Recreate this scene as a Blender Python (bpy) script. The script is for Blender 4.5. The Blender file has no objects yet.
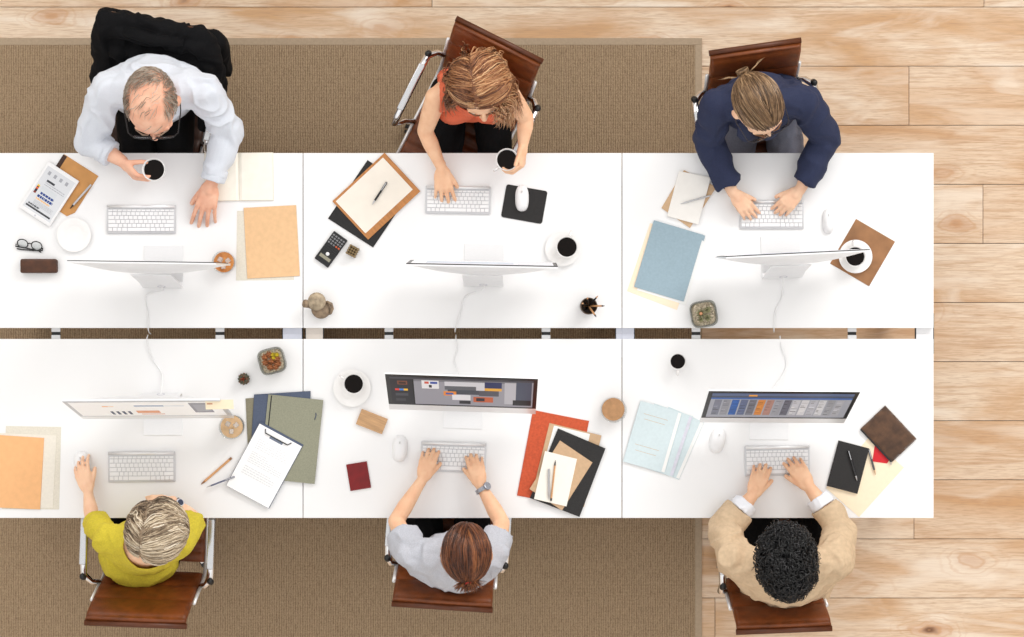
import bpy, bmesh, math, random
from mathutils import Vector, Matrix, noise
random.seed(7)
V = Vector
C = bpy.context.scene.collection
PI = math.pi
D = 0.74            # desk top height
CAMZ = D + 8.0
FPX = 1960.0        # focal length in pixels of a 1024 px wide frame

def W(px, py, z=D):
    k = (CAMZ - z) / FPX
    return V(((px - 512) * k, (318.5 - py) * k, z))

def rad(a): return math.radians(a)

# ------------------------------------------------------------------ materials
def srgb(r, g, b):
    f = lambda c: (c / 255 / 12.92) if c / 255 <= .04045 else ((c / 255 + .055) / 1.055) ** 2.4
    return (f(r), f(g), f(b), 1)

_m = {}
def mat(name, col, rough=.5, metal=0., vary=.08, scale=60., bump=0., bscale=None, stretch=None, trans=0., ior=1.45, emit=None, sss=0., coat=0., col2=None, sheen=0.):
    if name in _m: return _m[name]
    m = bpy.data.materials.new(name); m.use_nodes = True
    nt = m.node_tree; n = nt.nodes; l = nt.links
    b = n['Principled BSDF']
    b.inputs['Roughness'].default_value = rough
    b.inputs['Metallic'].default_value = metal
    b.inputs['Transmission Weight'].default_value = trans
    b.inputs['IOR'].default_value = ior
    if sheen: b.inputs['Sheen Weight'].default_value = sheen
    if coat: b.inputs['Coat Weight'].default_value = coat
    if sss:
        b.inputs['Subsurface Weight'].default_value = sss
        b.inputs['Subsurface Radius'].default_value = (.012, .005, .003)
    tc = n.new('ShaderNodeTexCoord'); mp = n.new('ShaderNodeMapping')
    l.new(tc.outputs['Object'], mp.inputs['Vector'])
    if stretch: mp.inputs['Scale'].default_value = stretch
    nz = n.new('ShaderNodeTexNoise'); nz.inputs['Scale'].default_value = scale; nz.inputs['Detail'].default_value = 5
    l.new(mp.outputs['Vector'], nz.inputs['Vector'])
    mx = n.new('ShaderNodeMix'); mx.data_type = 'RGBA'
    rp = n.new('ShaderNodeMapRange'); rp.inputs[1].default_value = .3; rp.inputs[2].default_value = .7
    l.new(nz.outputs['Fac'], rp.inputs['Value']); l.new(rp.outputs[0], mx.inputs['Factor'])
    c2 = col2 if col2 else tuple(c * (1 - vary * 2) for c in col[:3]) + (1,)
    mx.inputs['A'].default_value = col; mx.inputs['B'].default_value = c2
    l.new(mx.outputs['Result'], b.inputs['Base Color'])
    if bump:
        nb = n.new('ShaderNodeTexNoise'); nb.inputs['Scale'].default_value = bscale or scale * 3; nb.inputs['Detail'].default_value = 4
        l.new(mp.outputs['Vector'], nb.inputs['Vector'])
        bp = n.new('ShaderNodeBump'); bp.inputs['Strength'].default_value = bump; bp.inputs['Distance'].default_value = .003
        l.new(nb.outputs['Fac'], bp.inputs['Height']); l.new(bp.outputs['Normal'], b.inputs['Normal'])
    if emit: b.inputs['Emission Color'].default_value = col; b.inputs['Emission Strength'].default_value = emit
    _m[name] = m
    return m

def attr_mat(name, rough=.45, emit=0., ramp=None, aniso=False):
    """colour comes from the 'col' corner attribute (print, screens) or a strand tint ramp"""
    if name in _m: return _m[name]
    m = bpy.data.materials.new(name); m.use_nodes = True
    nt = m.node_tree; n = nt.nodes; l = nt.links; b = n['Principled BSDF']
    b.inputs['Roughness'].default_value = rough
    a = n.new('ShaderNodeAttribute')
    if ramp:
        a.attribute_name = 'tint'
        nz = n.new('ShaderNodeTexNoise'); nz.inputs['Scale'].default_value = 55; nz.inputs['Detail'].default_value = 3
        tc = n.new('ShaderNodeTexCoord'); l.new(tc.outputs['Object'], nz.inputs['Vector'])
        ad = n.new('ShaderNodeMath'); ad.operation = 'MULTIPLY_ADD'; ad.inputs[1].default_value = .5; 
        l.new(nz.outputs['Fac'], ad.inputs[0]); l.new(a.outputs['Fac'], ad.inputs[2])
        sb = n.new('ShaderNodeMath'); sb.operation = 'SUBTRACT'; sb.inputs[1].default_value = .25; l.new(ad.outputs[0], sb.inputs[0])
        r = n.new('ShaderNodeValToRGB'); e = r.color_ramp.elements
        e[0].color = ramp[0]; e[1].color = ramp[-1]
        for i, c in enumerate(ramp[1:-1]): x = r.color_ramp.elements.new((i + 1) / (len(ramp) - 1)); x.color = c
        l.new(sb.outputs[0], r.inputs['Fac']); l.new(r.outputs['Color'], b.inputs['Base Color'])
    else:
        a.attribute_name = 'col'
        l.new(a.outputs['Color'], b.inputs['Base Color'])
        if emit:
            l.new(a.outputs['Color'], b.inputs['Emission Color']); b.inputs['Emission Strength'].default_value = emit
    _m[name] = m
    return m

# ------------------------------------------------------------------ linking
def link(name, me, m, parent=None, smooth=True):
    o = bpy.data.objects.new(name, me); C.objects.link(o)
    if m is not None:
        me.materials.clear()
        for x in (m if isinstance(m, (list, tuple)) else [m]): me.materials.append(x)
    if smooth:
        for p in me.polygons: p.use_smooth = True
    if parent is not None: o.parent = parent
    return o
def tag(o, label, cat, group=None, kind=None):
    o['label'] = label; o['category'] = cat
    if group: o['group'] = group
    if kind: o['kind'] = kind
    return o
def thing(name, label, cat, loc=(0, 0, 0), rz=0., group=None):
    o = bpy.data.objects.new(name, None); C.objects.link(o); o.empty_display_size = .1
    o.location = loc; o.rotation_euler = (0, 0, rz)
    return tag(o, label, cat, group)

class MB:
    def __init__(s): s.bm = bmesh.new()
    def xf(s, vs, M):
        if M is not None:
            for v in vs: v.co = M @ v.co
    def box(s, c, d, M=None, bev=0., seg=2):
        r = bmesh.ops.create_cube(s.bm, size=1)['verts']
        for v in r: v.co = V((v.co.x * d[0], v.co.y * d[1], v.co.z * d[2]))
        if bev:
            es = list({e for v in r for e in v.link_edges})
            g = bmesh.ops.bevel(s.bm, geom=es, offset=bev, segments=seg, affect='EDGES', profile=.5)
            r = list({v for v in g['verts']} | {v for v in r if v.is_valid})
        for v in r: v.co = v.co + V(c)
        s.xf(r, M); return s
    def prism(s, pts, z0, z1, M=None, bev=0.):
        """pts: 2D outline, extruded z0..z1"""
        vs = [s.bm.verts.new((p[0], p[1], z0)) for p in pts]
        f = s.bm.faces.new(vs)
        r = bmesh.ops.extrude_face_region(s.bm, geom=[f])['geom']
        up = [g for g in r if isinstance(g, bmesh.types.BMVert)]
        for v in up: v.co.z = z1
        allv = vs + up
        fs = list({ff for v in allv for ff in v.link_faces})
        bmesh.ops.recalc_face_normals(s.bm, faces=fs)
        if bev:
            es = list({e for v in up for e in v.link_edges if e.other_vert(v) in up})
            g = bmesh.ops.bevel(s.bm, geom=es, offset=bev, segments=2, affect='EDGES')
            allv = list({v for v in g['verts']} | {v for v in allv if v.is_valid})
        s.xf(allv, M); return s
    def tube(s, pts, r, seg=8, caps=True, flat=None):
        pts = [V(p) for p in pts]; n = len(pts); rings = []
        rr = r if isinstance(r, (list, tuple)) else [r] * n
        prev = None
        for i, p in enumerate(pts):
            t = (pts[min(i + 1, n - 1)] - pts[max(i - 1, 0)])
            t = t.normalized() if t.length > 1e-9 else V((0, 0, 1))
            if prev is None:
                a = t.cross(V((0, 0, 1)));
                if a.length < .05: a = t.cross(V((0, 1, 0)))
            else: a = prev - t * prev.dot(t)
            a = a.normalized() if a.length > 1e-9 else t.orthogonal().normalized()
            prev = a; b = t.cross(a)
            fb = flat if flat else 1.
            rings.append([s.bm.verts.new(p + (a * math.cos(2 * PI * k / seg) + b * fb * math.sin(2 * PI * k / seg)) * rr[i]) for k in range(seg)])
        for i in range(n - 1):
            for k in range(seg):
                s.bm.faces.new((rings[i][k], rings[i][(k + 1) % seg], rings[i + 1][(k + 1) % seg], rings[i + 1][k]))
        if caps:
            s.bm.faces.new(rings[0][::-1]); s.bm.faces.new(rings[-1])
        return s
    def lathe(s, prof, c=(0, 0, 0), seg=32, M=None, close=False):
        rings = []; nv = []
        for (r, z) in prof:
            if r < 1e-6: q = [s.bm.verts.new((c[0], c[1], c[2] + z))]
            else: q = [s.bm.verts.new((c[0] + r * math.cos(2 * PI * k / seg), c[1] + r * math.sin(2 * PI * k / seg), c[2] + z)) for k in range(seg)]
            rings.append(q); nv += q
        for i in range(len(rings) - 1):
            A, B = rings[i], rings[i + 1]
            for k in range(seg):
                k2 = (k + 1) % seg
                if len(A) == 1 and len(B) == 1: continue
                if len(A) == 1: s.bm.faces.new((A[0], B[k2], B[k]))
                elif len(B) == 1: s.bm.faces.new((A[k], A[k2], B[0]))
                else: s.bm.faces.new((A[k], A[k2], B[k2], B[k]))
        s.xf(nv, M); return s
    def ell(s, c, a, b, d, u=16, v=10):
        """ellipsoid with half-axis vectors a, b, d"""
        M = Matrix(((a.x, b.x, d.x, c.x), (a.y, b.y, d.y, c.y), (a.z, b.z, d.z, c.z), (0, 0, 0, 1)))
        bmesh.ops.create_uvsphere(s.bm, u_segments=u, v_segments=v, radius=1, matrix=M); return s
    def sph(s, c, r, u=12, v=8): return s.ell(V(c), V((r, 0, 0)), V((0, r, 0)), V((0, 0, r)), u, v)
    def cap(s, a, b, ra, rb, u=14, flata=False, flatb=False):
        a = V(a); b = V(b)
        L = (b - a).length
        if L > 1e-6:
            q = (b - a).to_track_quat('Z', 'Y').to_matrix().to_4x4()
            M = Matrix.Translation((a + b) / 2) @ q
            bmesh.ops.create_cone(s.bm, cap_ends=True, segments=u, radius1=ra, radius2=rb, depth=L, matrix=M)
        if not flata: s.sph(a, ra, u, 9)
        if not flatb: s.sph(b, rb, u, 9)
        return s
    def mesh(s, name='m', rec=True):
        if rec: bmesh.ops.recalc_face_normals(s.bm, faces=s.bm.faces[:])
        me = bpy.data.meshes.new(name); s.bm.to_mesh(me); s.bm.free(); return me
    def build(s, name, m, parent=None, smooth=False, auto=None):
        o = link(name, s.mesh(name), m, parent, smooth)
        if auto:
            for p in o.data.polygons: p.use_smooth = True
            es = o.data; es.set_sharp_from_angle(angle=rad(auto))
        return o

def voxel(mb, vox, smooth=4, disp=None, cut=None):
    """merge everything in mb into one continuous surface"""
    me = mb.mesh('tmp', rec=False)
    o = bpy.data.objects.new('tmp', me); C.objects.link(o)
    md = o.modifiers.new('r', 'REMESH'); md.mode = 'VOXEL'; md.voxel_size = vox; md.adaptivity = 0
    if smooth:
        sm = o.modifiers.new('s', 'SMOOTH'); sm.factor = .5; sm.iterations = smooth
    dg = bpy.context.evaluated_depsgraph_get(); dg.update()
    res = bpy.data.meshes.new_from_object(o.evaluated_get(dg))
    bpy.data.objects.remove(o); bpy.data.meshes.remove(me)
    if cut or disp:
        bm = bmesh.new(); bm.from_mesh(res)
        if disp:
            bm.normal_update()
            ds = [(v, v.normal * disp(v.co, v.normal)) for v in bm.verts]
            for v, d in ds: v.co += d
        if cut:
            dead = [v for v in bm.verts if cut(v.co)]
            bmesh.ops.delete(bm, geom=dead, context='VERTS')
            for _ in range(2):
                bd = [v for v in bm.verts if any(e.is_boundary for e in v.link_edges)]
                new = {}
                for v in bd:
                    nb = [e.other_vert(v).co for e in v.link_edges if e.is_boundary]
                    if len(nb) >= 2: new[v] = v.co * .4 + (nb[0] + nb[1]) * .3
                for v, c in new.items(): v.co = c
        bm.to_mesh(res); bm.free()
    return res

def folds(amp, f=14., seed=0.):
    def d(co, n):
        p = co * f + V((seed, seed * 1.7, 0))
        w = noise.noise_vector(co * 6 + V((seed, 0, 0))) * 1.3
        v = noise.noise(V((p.x, p.y, p.z * .6)) + w)
        rid = 1 - abs(v) * 3.2
        return amp * (max(rid, -.6))
    return d

# rectangles of flat colour inside ONE mesh (print on paper, screen content)
def printed(name, w, h, rects, base, m, parent=None, M=None, eps=.00012):
    """u right 0..1, v up 0..1, origin at the lower-left corner of a w x h panel in local XY"""
    bm = bmesh.new(); cl = bm.loops.layers.float_color.new('col')
    def q(u0, v0, u1, v1, z, col, sk=0.):
        vs = [bm.verts.new((x * w, y * h, z)) for x, y in ((u0, v0), (u1, v0), (u1 + sk, v1), (u0 + sk, v1))]
        f = bm.faces.new(vs)
        for lp in f.loops: lp[cl] = col
    q(0, 0, 1, 1, 0, base)
    for i, r in enumerate(rects): q(r[0], r[1], r[2], r[3], eps * (1 + i * .06), srgb(*r[4]), r[5] if len(r) > 5 else 0.)
    if M is not None: bmesh.ops.transform(bm, matrix=M, verts=bm.verts[:])
    me = bpy.data.meshes.new(name); bm.to_mesh(me); bm.free()
    return link(name, me, m, parent, False)
def text_lines(u0, v0, u1, v1, n, col=(120, 120, 125), seed=1, th=.4):
    r = random.Random(seed); out = []
    for i in range(n):
        y = v1 - (i + .5) * (v1 - v0) / n; hh = (v1 - v0) / n * th / 2; x = u0; end = u1 if r.random() < .8 else u0 + (u1 - u0) * r.uniform(.4, .9)
        while x < end:
            w = r.uniform(.03, .09); out.append((x, y - hh, min(x + w, end), y + hh, col)); x += w + .015
    return out

# ------------------------------------------------------------------ shared materials
WHITE = srgb(246, 246, 247)
M_desk = mat('white_laminate', (.86, .86, .865, 1), .35, vary=.008, scale=3)
M_dedge = mat('desk_edge', (.72, .72, .73, 1), .5, vary=.02)
M_alu = mat('brushed_aluminium', (.86, .86, .87, 1), .38, .55, vary=.03, stretch=(1, 30, 1))
M_chrome = mat('polished_chrome', (.82, .83, .85, 1), .14, 1., vary=.01)
M_steel = mat('powder_coated_steel', (.6, .6, .66, 1), .45, .1, vary=.03)
M_black = mat('black_plastic', (.012, .012, .013, 1), .35, vary=.2)
M_bezel = mat('black_glass', (.006, .006, .007, 1), .3, vary=.1)
M_bezel.node_tree.nodes['Principled BSDF'].inputs['Specular IOR Level'].default_value = .2
M_wplast = mat('white_plastic', (.84, .84, .85, 1), .3, vary=.01)
M_key = mat('white_key_plastic', (.85, .85, .86, 1), .45, vary=.01)
M_porc = mat('white_porcelain', (.87, .86, .85, 1), .15, vary=.01, coat=.4)
M_coffee = mat('black_coffee', (.006, .003, .002, 1), .08, vary=.3)
M_coffee.node_tree.nodes['Principled BSDF'].inputs['Specular IOR Level'].default_value = .15
M_leather = mat('cognac_leather', srgb(126, 64, 24), .40, vary=.22, scale=25, bump=.35, bscale=320)
M_piping = mat('dark_leather_edge', srgb(58, 30, 14), .5, vary=.1)
M_paper = mat('white_paper', (.84, .84, .83, 1), .75, vary=.01, scale=20, bump=.05)
M_cream = mat('cream_paper', srgb(247, 241, 229), .8, vary=.03, scale=30, bump=.05)
M_grey = mat('beige_recycled_paper', srgb(226, 220, 206), .85, vary=.06, scale=160, bump=.1)
M_kraft = mat('kraft_paper', srgb(231, 190, 145), .8, vary=.05, scale=50, bump=.1)
M_kraft2 = mat('brown_kraft_card', srgb(205, 172, 137), .8, vary=.06, scale=70, bump=.1)
M_print = attr_mat('printed_ink', .6)
M_screen = attr_mat('lit_display', .4, .08)
M_screen.node_tree.nodes['Principled BSDF'].inputs['Specular IOR Level'].default_value = .12
def glass(name, tint, gloss=.9):
    m = bpy.data.materials.new(name); m.use_nodes = True; nt = m.node_tree; n = nt.nodes; l = nt.links; n.clear()
    o = n.new('ShaderNodeOutputMaterial'); mx = n.new('ShaderNodeMixShader'); t = n.new('ShaderNodeBsdfTransparent'); g = n.new('ShaderNodeBsdfGlossy'); f = n.new('ShaderNodeLayerWeight'); pw = n.new('ShaderNodeMath'); pw.operation = 'POWER'; pw.inputs[1].default_value = 3; ml = n.new('ShaderNodeMath'); ml.operation = 'MULTIPLY_ADD'; ml.inputs[1].default_value = .45; ml.inputs[2].default_value = .08; f.inputs['Blend'].default_value = .5; l.new(f.outputs['Facing'], pw.inputs[0]); l.new(pw.outputs[0], ml.inputs[0])
    t.inputs['Color'].default_value = tint; g.inputs['Roughness'].default_value = .03; g.inputs['Color'].default_value = (gloss, gloss, gloss, 1)
    l.new(ml.outputs[0], mx.inputs[0]); l.new(t.outputs[0], mx.inputs[1]); l.new(g.outputs[0], mx.inputs[2]); l.new(mx.outputs[0], o.inputs[0]); return m
M_glass = glass('clear_glass', (.93, .94, .94, 1))
M_wood = mat('pale_oak', srgb(205, 162, 118), .5, vary=.18, scale=14, stretch=(1, 9, 9), bump=.1)
M_kb = mat('keyboard_aluminium', (.60, .60, .62, 1), .4, .4, vary=.02)
M_roll = mat('dark_cognac_leather', srgb(96, 48, 20), .42, vary=.2, scale=25)
M_pencil = mat('pencil_wood', srgb(214, 160, 110), .5, vary=.08, scale=40)
M_silver = mat('silver_pen_metal', (.55, .55, .57, 1), .28, .8, vary=.05)
# ------------------------------------------------------------------ the setting
def floor_material():
    m = bpy.data.materials.new('oak_planks'); m.use_nodes = True
    nt = m.node_tree; n = nt.nodes; l = nt.links; b = n['Principled BSDF']
    b.inputs['Roughness'].default_value = .42
    N = n.new
    at = N('ShaderNodeAttribute'); at.attribute_name = 'plank'
    tc = N('ShaderNodeTexCoord')
    off = N('ShaderNodeVectorMath'); off.operation = 'MULTIPLY_ADD'
    off.inputs[1].default_value = (37, 11, 5); 
    l.new(at.outputs['Color'], off.inputs[0]); l.new(tc.outputs['Object'], off.inputs[2])
    def noi(sc, stretch, det=5, dist=0.):
        mp = N('ShaderNodeMapping'); mp.inputs['Scale'].default_value = stretch; l.new(off.outputs[0], mp.inputs['Vector'])
        z = N('ShaderNodeTexNoise'); z.inputs['Scale'].default_value = sc; z.inputs['Detail'].default_value = det; z.inputs['Distortion'].default_value = dist
        l.new(mp.outputs['Vector'], z.inputs['Vector']); return z
    def rng(src, a, c, o0=0., o1=1.):
        r = N('ShaderNodeMapRange'); r.inputs[1].default_value = a; r.inputs[2].default_value = c; r.inputs[3].default_value = o0; r.inputs[4].default_value = o1
        l.new(src, r.inputs['Value']); return r.outputs[0]
    def mix(f, A, B, bt='MIX'):
        x = N('ShaderNodeMix'); x.data_type = 'RGBA'; x.blend_type = bt
        if isinstance(f, float): x.inputs['Factor'].default_value = f
        else: l.new(f, x.inputs['Factor'])
        for k, q in (('A', A), ('B', B)):
            if isinstance(q, tuple): x.inputs[k].default_value = q
            else: l.new(q, x.inputs[k])
        return x.outputs['Result']
    patch = noi(1.3, (.8, 2.4, 1), 4, .9)
    grain = noi(2.2, (1, 16, 1), 5, 1.6)
    fine = noi(16, (1, 16, 1), 5, .6)
    c = mix(rng(patch.outputs['Fac'], .42, .64), srgb(234, 214, 190), srgb(208, 166, 122))
    c = mix(rng(grain.outputs['Fac'], .48, .66, 0, .5), c, srgb(196, 154, 114))
    c = mix(rng(fine.outputs['Fac'], .46, .68, 0, .55), c, srgb(184, 146, 112))
    # whitewashed streaks
    ws = noi(1.8, (.9, 4, 1), 5, 1.2)
    c = mix(rng(ws.outputs['Fac'], .52, .70, 0, .7), c, srgb(244, 232, 216))
    # knots
    mp = N('ShaderNodeMapping'); mp.inputs['Scale'].default_value = (1.7, 3.6, 1); l.new(off.outputs[0], mp.inputs['Vector'])
    nd = noi(7, (1, 2, 1), 3)
    va = N('ShaderNodeVectorMath'); va.operation = 'MULTIPLY_ADD'; va.inputs[1].default_value = (.22, .22, 0)
    l.new(nd.outputs['Color'], va.inputs[0]); l.new(mp.outputs['Vector'], va.inputs[2])
    vo = N('ShaderNodeTexVoronoi'); vo.inputs['Scale'].default_value = 1.0; l.new(va.outputs[0], vo.inputs['Vector'])
    c = mix(rng(vo.outputs['Distance'], .20, .04, 0, .75), c, srgb(190, 132, 84))
    c = mix(rng(vo.outputs['Distance'], .085, .03, 0, .95), c, srgb(112, 72, 44))
    # ring ripple about the knots
    sn = N('ShaderNodeMath'); sn.operation = 'SINE'; mu = N('ShaderNodeMath'); mu.operation = 'MULTIPLY'; mu.inputs[1].default_value = 95
    l.new(vo.outputs['Distance'], mu.inputs[0]); l.new(mu.outputs[0], sn.inputs[0])
    ring = N('ShaderNodeMath'); ring.operation = 'MULTIPLY'
    l.new(rng(sn.outputs[0], .2, 1, 0, .5), ring.inputs[0]); l.new(rng(vo.outputs['Distance'], .34, .08, 0, 1), ring.inputs[1])
    c = mix(ring.outputs[0], c, srgb(200, 150, 102))
    # per plank tone
    sp = N('ShaderNodeSeparateColor'); l.new(at.outputs['Color'], sp.inputs['Color'])
    c = mix(rng(sp.outputs[0], 0, 1, 0, .45), c, srgb(232, 212, 192), 'MULTIPLY')
    l.new(c, b.inputs['Base Color'])
    bp = N('ShaderNodeBump'); bp.inputs['Strength'].default_value = .15; bp.inputs['Distance'].default_value = .002
    l.new(grain.outputs['Fac'], bp.inputs['Height']); l.new(bp.outputs['Normal'], b.inputs['Normal'])
    return m

def build_floor():
    bm = bmesh.new(); cl = bm.loops.layers.float_color.new('plank')
    y_top = W(0, 7, 0).y; pitch = 59.1 * CAMZ / FPX
    joints = {-1: [432, 984], 0: [-20], 1: [909, 350], 2: [640, 1100], 3: [983, 500], 4: [300, 1200], 5: [560, 1180], 6: [1150, 250], 7: [700, 1130], 8: [914, 200], 9: [1100, 400], 10: [715, 1300]}
    rr = random.Random(5); g = .0014; x0, x1 = -4.25, 4.25
    for k in range(-8, 19):
        ya = y_top - k * pitch; yb = ya - pitch
        js = sorted([W(j, 0, 0).x for j in joints.get(k, [rr.uniform(-300, 1300), rr.uniform(-300, 1300)])])
        xs = [x0] + [j for j in js if x0 < j < x1] + [x1]
        for a, c in zip(xs, xs[1:]):
            col = (rr.random(), rr.random(), rr.random(), 1)
            pts = [(a + g, yb + g), (c - g, yb + g), (c - g, ya - g), (a + g, ya - g)]
            top = [bm.verts.new((p[0], p[1], 0)) for p in pts]; bot = [bm.verts.new((p[0], p[1], -.02)) for p in pts]
            fs = [bm.faces.new(top), bm.faces.new(bot[::-1])] + [bm.faces.new((top[i], bot[i], bot[(i + 1) % 4], top[(i + 1) % 4])) for i in range(4)]
            for f in fs:
                for lp in f.loops: lp[cl] = col
    bmesh.ops.recalc_face_normals(bm, faces=bm.faces[:])
    me = bpy.data.meshes.new('floor'); bm.to_mesh(me); bm.free()
    o = link('floor', me, floor_material(), None, False); o['kind'] = 'structure'
    s = MB().box((0, 0, -.045), (8.6, 7.1, .05)).build('trim_1', mat('dark_subfloor', srgb(92, 62, 40), .9, vary=.1)); s['kind'] = 'structure'
build_floor()
wm = mat('white_wall_paint', (.80, .79, .77, 1), .8, vary=.015, scale=4)
for nm, c_, d_ in (('left', (-4.25, 0, 1.4), (.1, 7.0, 2.8)), ('right', (4.25, 0, 1.4), (.1, 7.0, 2.8)), ('back', (0, 3.5, 1.4), (8.6, .1, 2.8)), ('front', (0, -3.5, 1.4), (8.6, .1, 2.8))):
    MB().box(c_, d_).build('wall_' + nm, wm)['kind'] = 'structure'
    k_ = V((0 if abs(c_[0]) < 1 else -math.copysign(.058, c_[0]), 0 if abs(c_[1]) < 1 else -math.copysign(.058, c_[1]), 0))
    MB().box(V((c_[0], c_[1], .05)) + k_, (.016 if d_[0] < 1 else 8.36, .016 if d_[1] < 1 else 6.86, .1), bev=.003).build('baseboard_' + nm, wm)['kind'] = 'structure'

def rug_material():
    m = bpy.data.materials.new('sisal_weave'); m.use_nodes = True
    nt = m.node_tree; n = nt.nodes; l = nt.links; b = n['Principled BSDF']; b.inputs['Roughness'].default_value = .95
    N = n.new; tc = N('ShaderNodeTexCoord')
    def wave(ax, sc, dist):
        w = N('ShaderNodeTexWave'); w.bands_direction = ax; w.inputs['Scale'].default_value = sc; w.inputs['Distortion'].default_value = dist; w.inputs['Detail'].default_value = 2; w.inputs['Detail Scale'].default_value = 3
        l.new(tc.outputs['Object'], w.inputs['Vector']); return w.outputs['Fac']
    wx = wave('X', 30, 2.0); wy = wave('Y', 52, 2.5)
    mu = N('ShaderNodeMath'); mu.operation = 'MULTIPLY'; l.new(wx, mu.inputs[0]); l.new(wy, mu.inputs[1])
    mp = N('ShaderNodeMapping'); mp.inputs['Scale'].default_value = (30, 5, 1); l.new(tc.outputs['Object'], mp.inputs['Vector'])
    nz = N('ShaderNodeTexNoise'); nz.inputs['Scale'].default_value = 5; nz.inputs['Detail'].default_value = 5; l.new(mp.outputs['Vector'], nz.inputs['Vector'])
    n2 = N('ShaderNodeTexNoise'); n2.inputs['Scale'].default_value = 130; n2.inputs['Detail'].default_value = 2; l.new(tc.outputs['Object'], n2.inputs['Vector'])
    ad = N('ShaderNodeMath'); ad.operation = 'ADD'; l.new(mu.outputs[0], ad.inputs[0]); l.new(nz.outputs['Fac'], ad.inputs[1])
    a2 = N('ShaderNodeMath'); a2.operation = 'ADD'; l.new(ad.outputs[0], a2.inputs[0]); l.new(n2.outputs['Fac'], a2.inputs[1])
    r = N('ShaderNodeValToRGB'); e = r.color_ramp.elements; e[0].position = .7; e[0].color = srgb(118, 96, 72); e[1].position = 1.55; e[1].color = srgb(188, 163, 132)
    mr = N('ShaderNodeMapRange'); mr.inputs[1].default_value = .65; mr.inputs[2].default_value = 1.8; l.new(a2.outputs[0], mr.inputs['Value'])
    e[0].position = 0; e[1].position = 1
    l.new(mr.outputs[0], r.inputs['Fac']); l.new(r.outputs['Color'], b.inputs['Base Color'])
    bp = N('ShaderNodeBump'); bp.inputs['Strength'].default_value = .6; bp.inputs['Distance'].default_value = .004
    l.new(a2.outputs[0], bp.inputs['Height']); l.new(bp.outputs['Normal'], b.inputs['Normal'])
    return m

RT = .008
def build_rug():
    tl = W(-190, 38, RT); br = W(702, 700, RT)
    r = thing('area_rug', 'large brown woven sisal rug under the desks, edged in plain tape', 'rug', (0, 0, 0))
    b = 7 * (CAMZ - RT) / FPX
    MB().prism([(tl.x + b, br.y + b), (br.x - b, br.y + b), (br.x - b, tl.y - b), (tl.x + b, tl.y - b)], 0, RT).build('weave', rug_material(), r)
    f = MB()
    f.box(((tl.x + br.x) / 2, tl.y - b / 2, RT / 2 + .0005), (br.x - tl.x, b, RT + .001), bev=.002)
    f.box(((tl.x + br.x) / 2, br.y + b / 2, RT / 2 + .0005), (br.x - tl.x, b, RT + .001), bev=.002)
    f.box((br.x - b / 2, (tl.y + br.y) / 2, RT / 2 + .0005), (b, tl.y - br.y - 2 * b, RT + .001), bev=.002)
    f.box((tl.x + b / 2, (tl.y + br.y) / 2, RT / 2 + .0005), (b, tl.y - br.y - 2 * b, RT + .001), bev=.002)
    o = f.build('edging', mat('rug_tape', srgb(178, 158, 134), .9, vary=.06, scale=90, bump=.3), r)
    o['label'] = 'smooth paler tape edging'
build_rug()

# ------------------------------------------------------------------ desks
def desk(px0, px1, py0, py1, label, inner, plates, brks):
    """inner: py of the edge that looks onto the gap"""
    a = W(px0, py0); b = W(px1, py1)
    x0, x1, y1, y0 = a.x, b.x, a.y, b.y; cx, cy = (x0 + x1) / 2, (y0 + y1) / 2
    t = thing('desk', label, 'desk', (cx, cy, 0), 0, 'white desks pushed into two facing rows')
    w, d = x1 - x0 - .003, y1 - y0
    MB().box((0, 0, D - .0125), (w, d, .025), bev=.0015).build('tabletop', M_desk, t)
    sgn = -1 if inner > (py0 + py1) / 2 else 1   # direction of the gap
    half = .0224
    for sx in (-1, 1):
        m = MB()
        m.box((sx * (w / 2 - .045), 0, D - .045), (.06, d - .06, .035), bev=.003)
        m.build('frame_rail', M_steel, t)
        for sy in (-1, 1):
            MB().box((sx * (w / 2 - .045), sy * (d / 2 - .06), (D - .0625 + RT) / 2), (.05, .05, D - .0625 - RT), bev=.004).build('leg', M_steel, t)
    MB().box((0, sgn * (d / 2 - .09), D - .05), (w - .15, .04, .04), bev=.003).build('cross_rail', M_steel, t)
    for (qa, qb, tone) in plates:
        xa, xb = W(qa, 0, D - .03).x - cx, W(qb, 0, D - .03).x - cx
        MB().box(((xa + xb) / 2, sgn * (d / 2 + half / 2 - .03), D - .032), (xb - xa, half + .06, .013), bev=.001).build('joining_plate', tone, t)
        for xx in (xa, xb):
            MB().box((xx, sgn * (d / 2 + half / 2 - .03), D - .034), (.007, half + .06, .014)).build('plate_edge', M_black, t)
    for q in brks:
        xx = W(q, 0, D - .03).x - cx
        k = MB().box((xx, sgn * (d / 2 + .0065), D - .03), (.036, .019, .008), bev=.001).build('bracket', M_dedge, t)
        MB().box((xx, sgn * (d / 2 + .0185), D - .033), (.034, .008, .01), bev=.001).build('bolt', M_black, k)
M_pl1 = mat('cool_grey_plate', srgb(205, 208, 220), .5, vary=.02)
M_pl2 = mat('warm_grey_plate', srgb(214, 205, 196), .5, vary=.02)
M_pl3 = mat('white_plate', srgb(236, 236, 238), .5, vary=.01)
desk(-16, 303, 153, 328, 'white desk at top left where the man in pale shirt sits', 328, [(283, 302, M_pl1)], [56, 220])
desk(303, 622, 153, 328, 'white desk at top centre where the person in orange top sits', 328, [(306, 323, M_pl2), (616, 622, M_pl1)], [389, 546])
desk(622, 934, 153, 328, 'white desk at top right where the person in navy blazer sits', 328, [(622, 634, M_pl1), (916, 933, M_pl3)], [696, 852])
desk(-16, 303, 339, 518, 'white desk at bottom left where the person in yellow top sits', 339, [(283, 302, M_pl1)], [56, 220])
desk(303, 622, 339, 518, 'white desk at bottom centre where the person in grey tee sits', 339, [(306, 323, M_pl2), (616, 622, M_pl1)], [389, 546])
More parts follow.
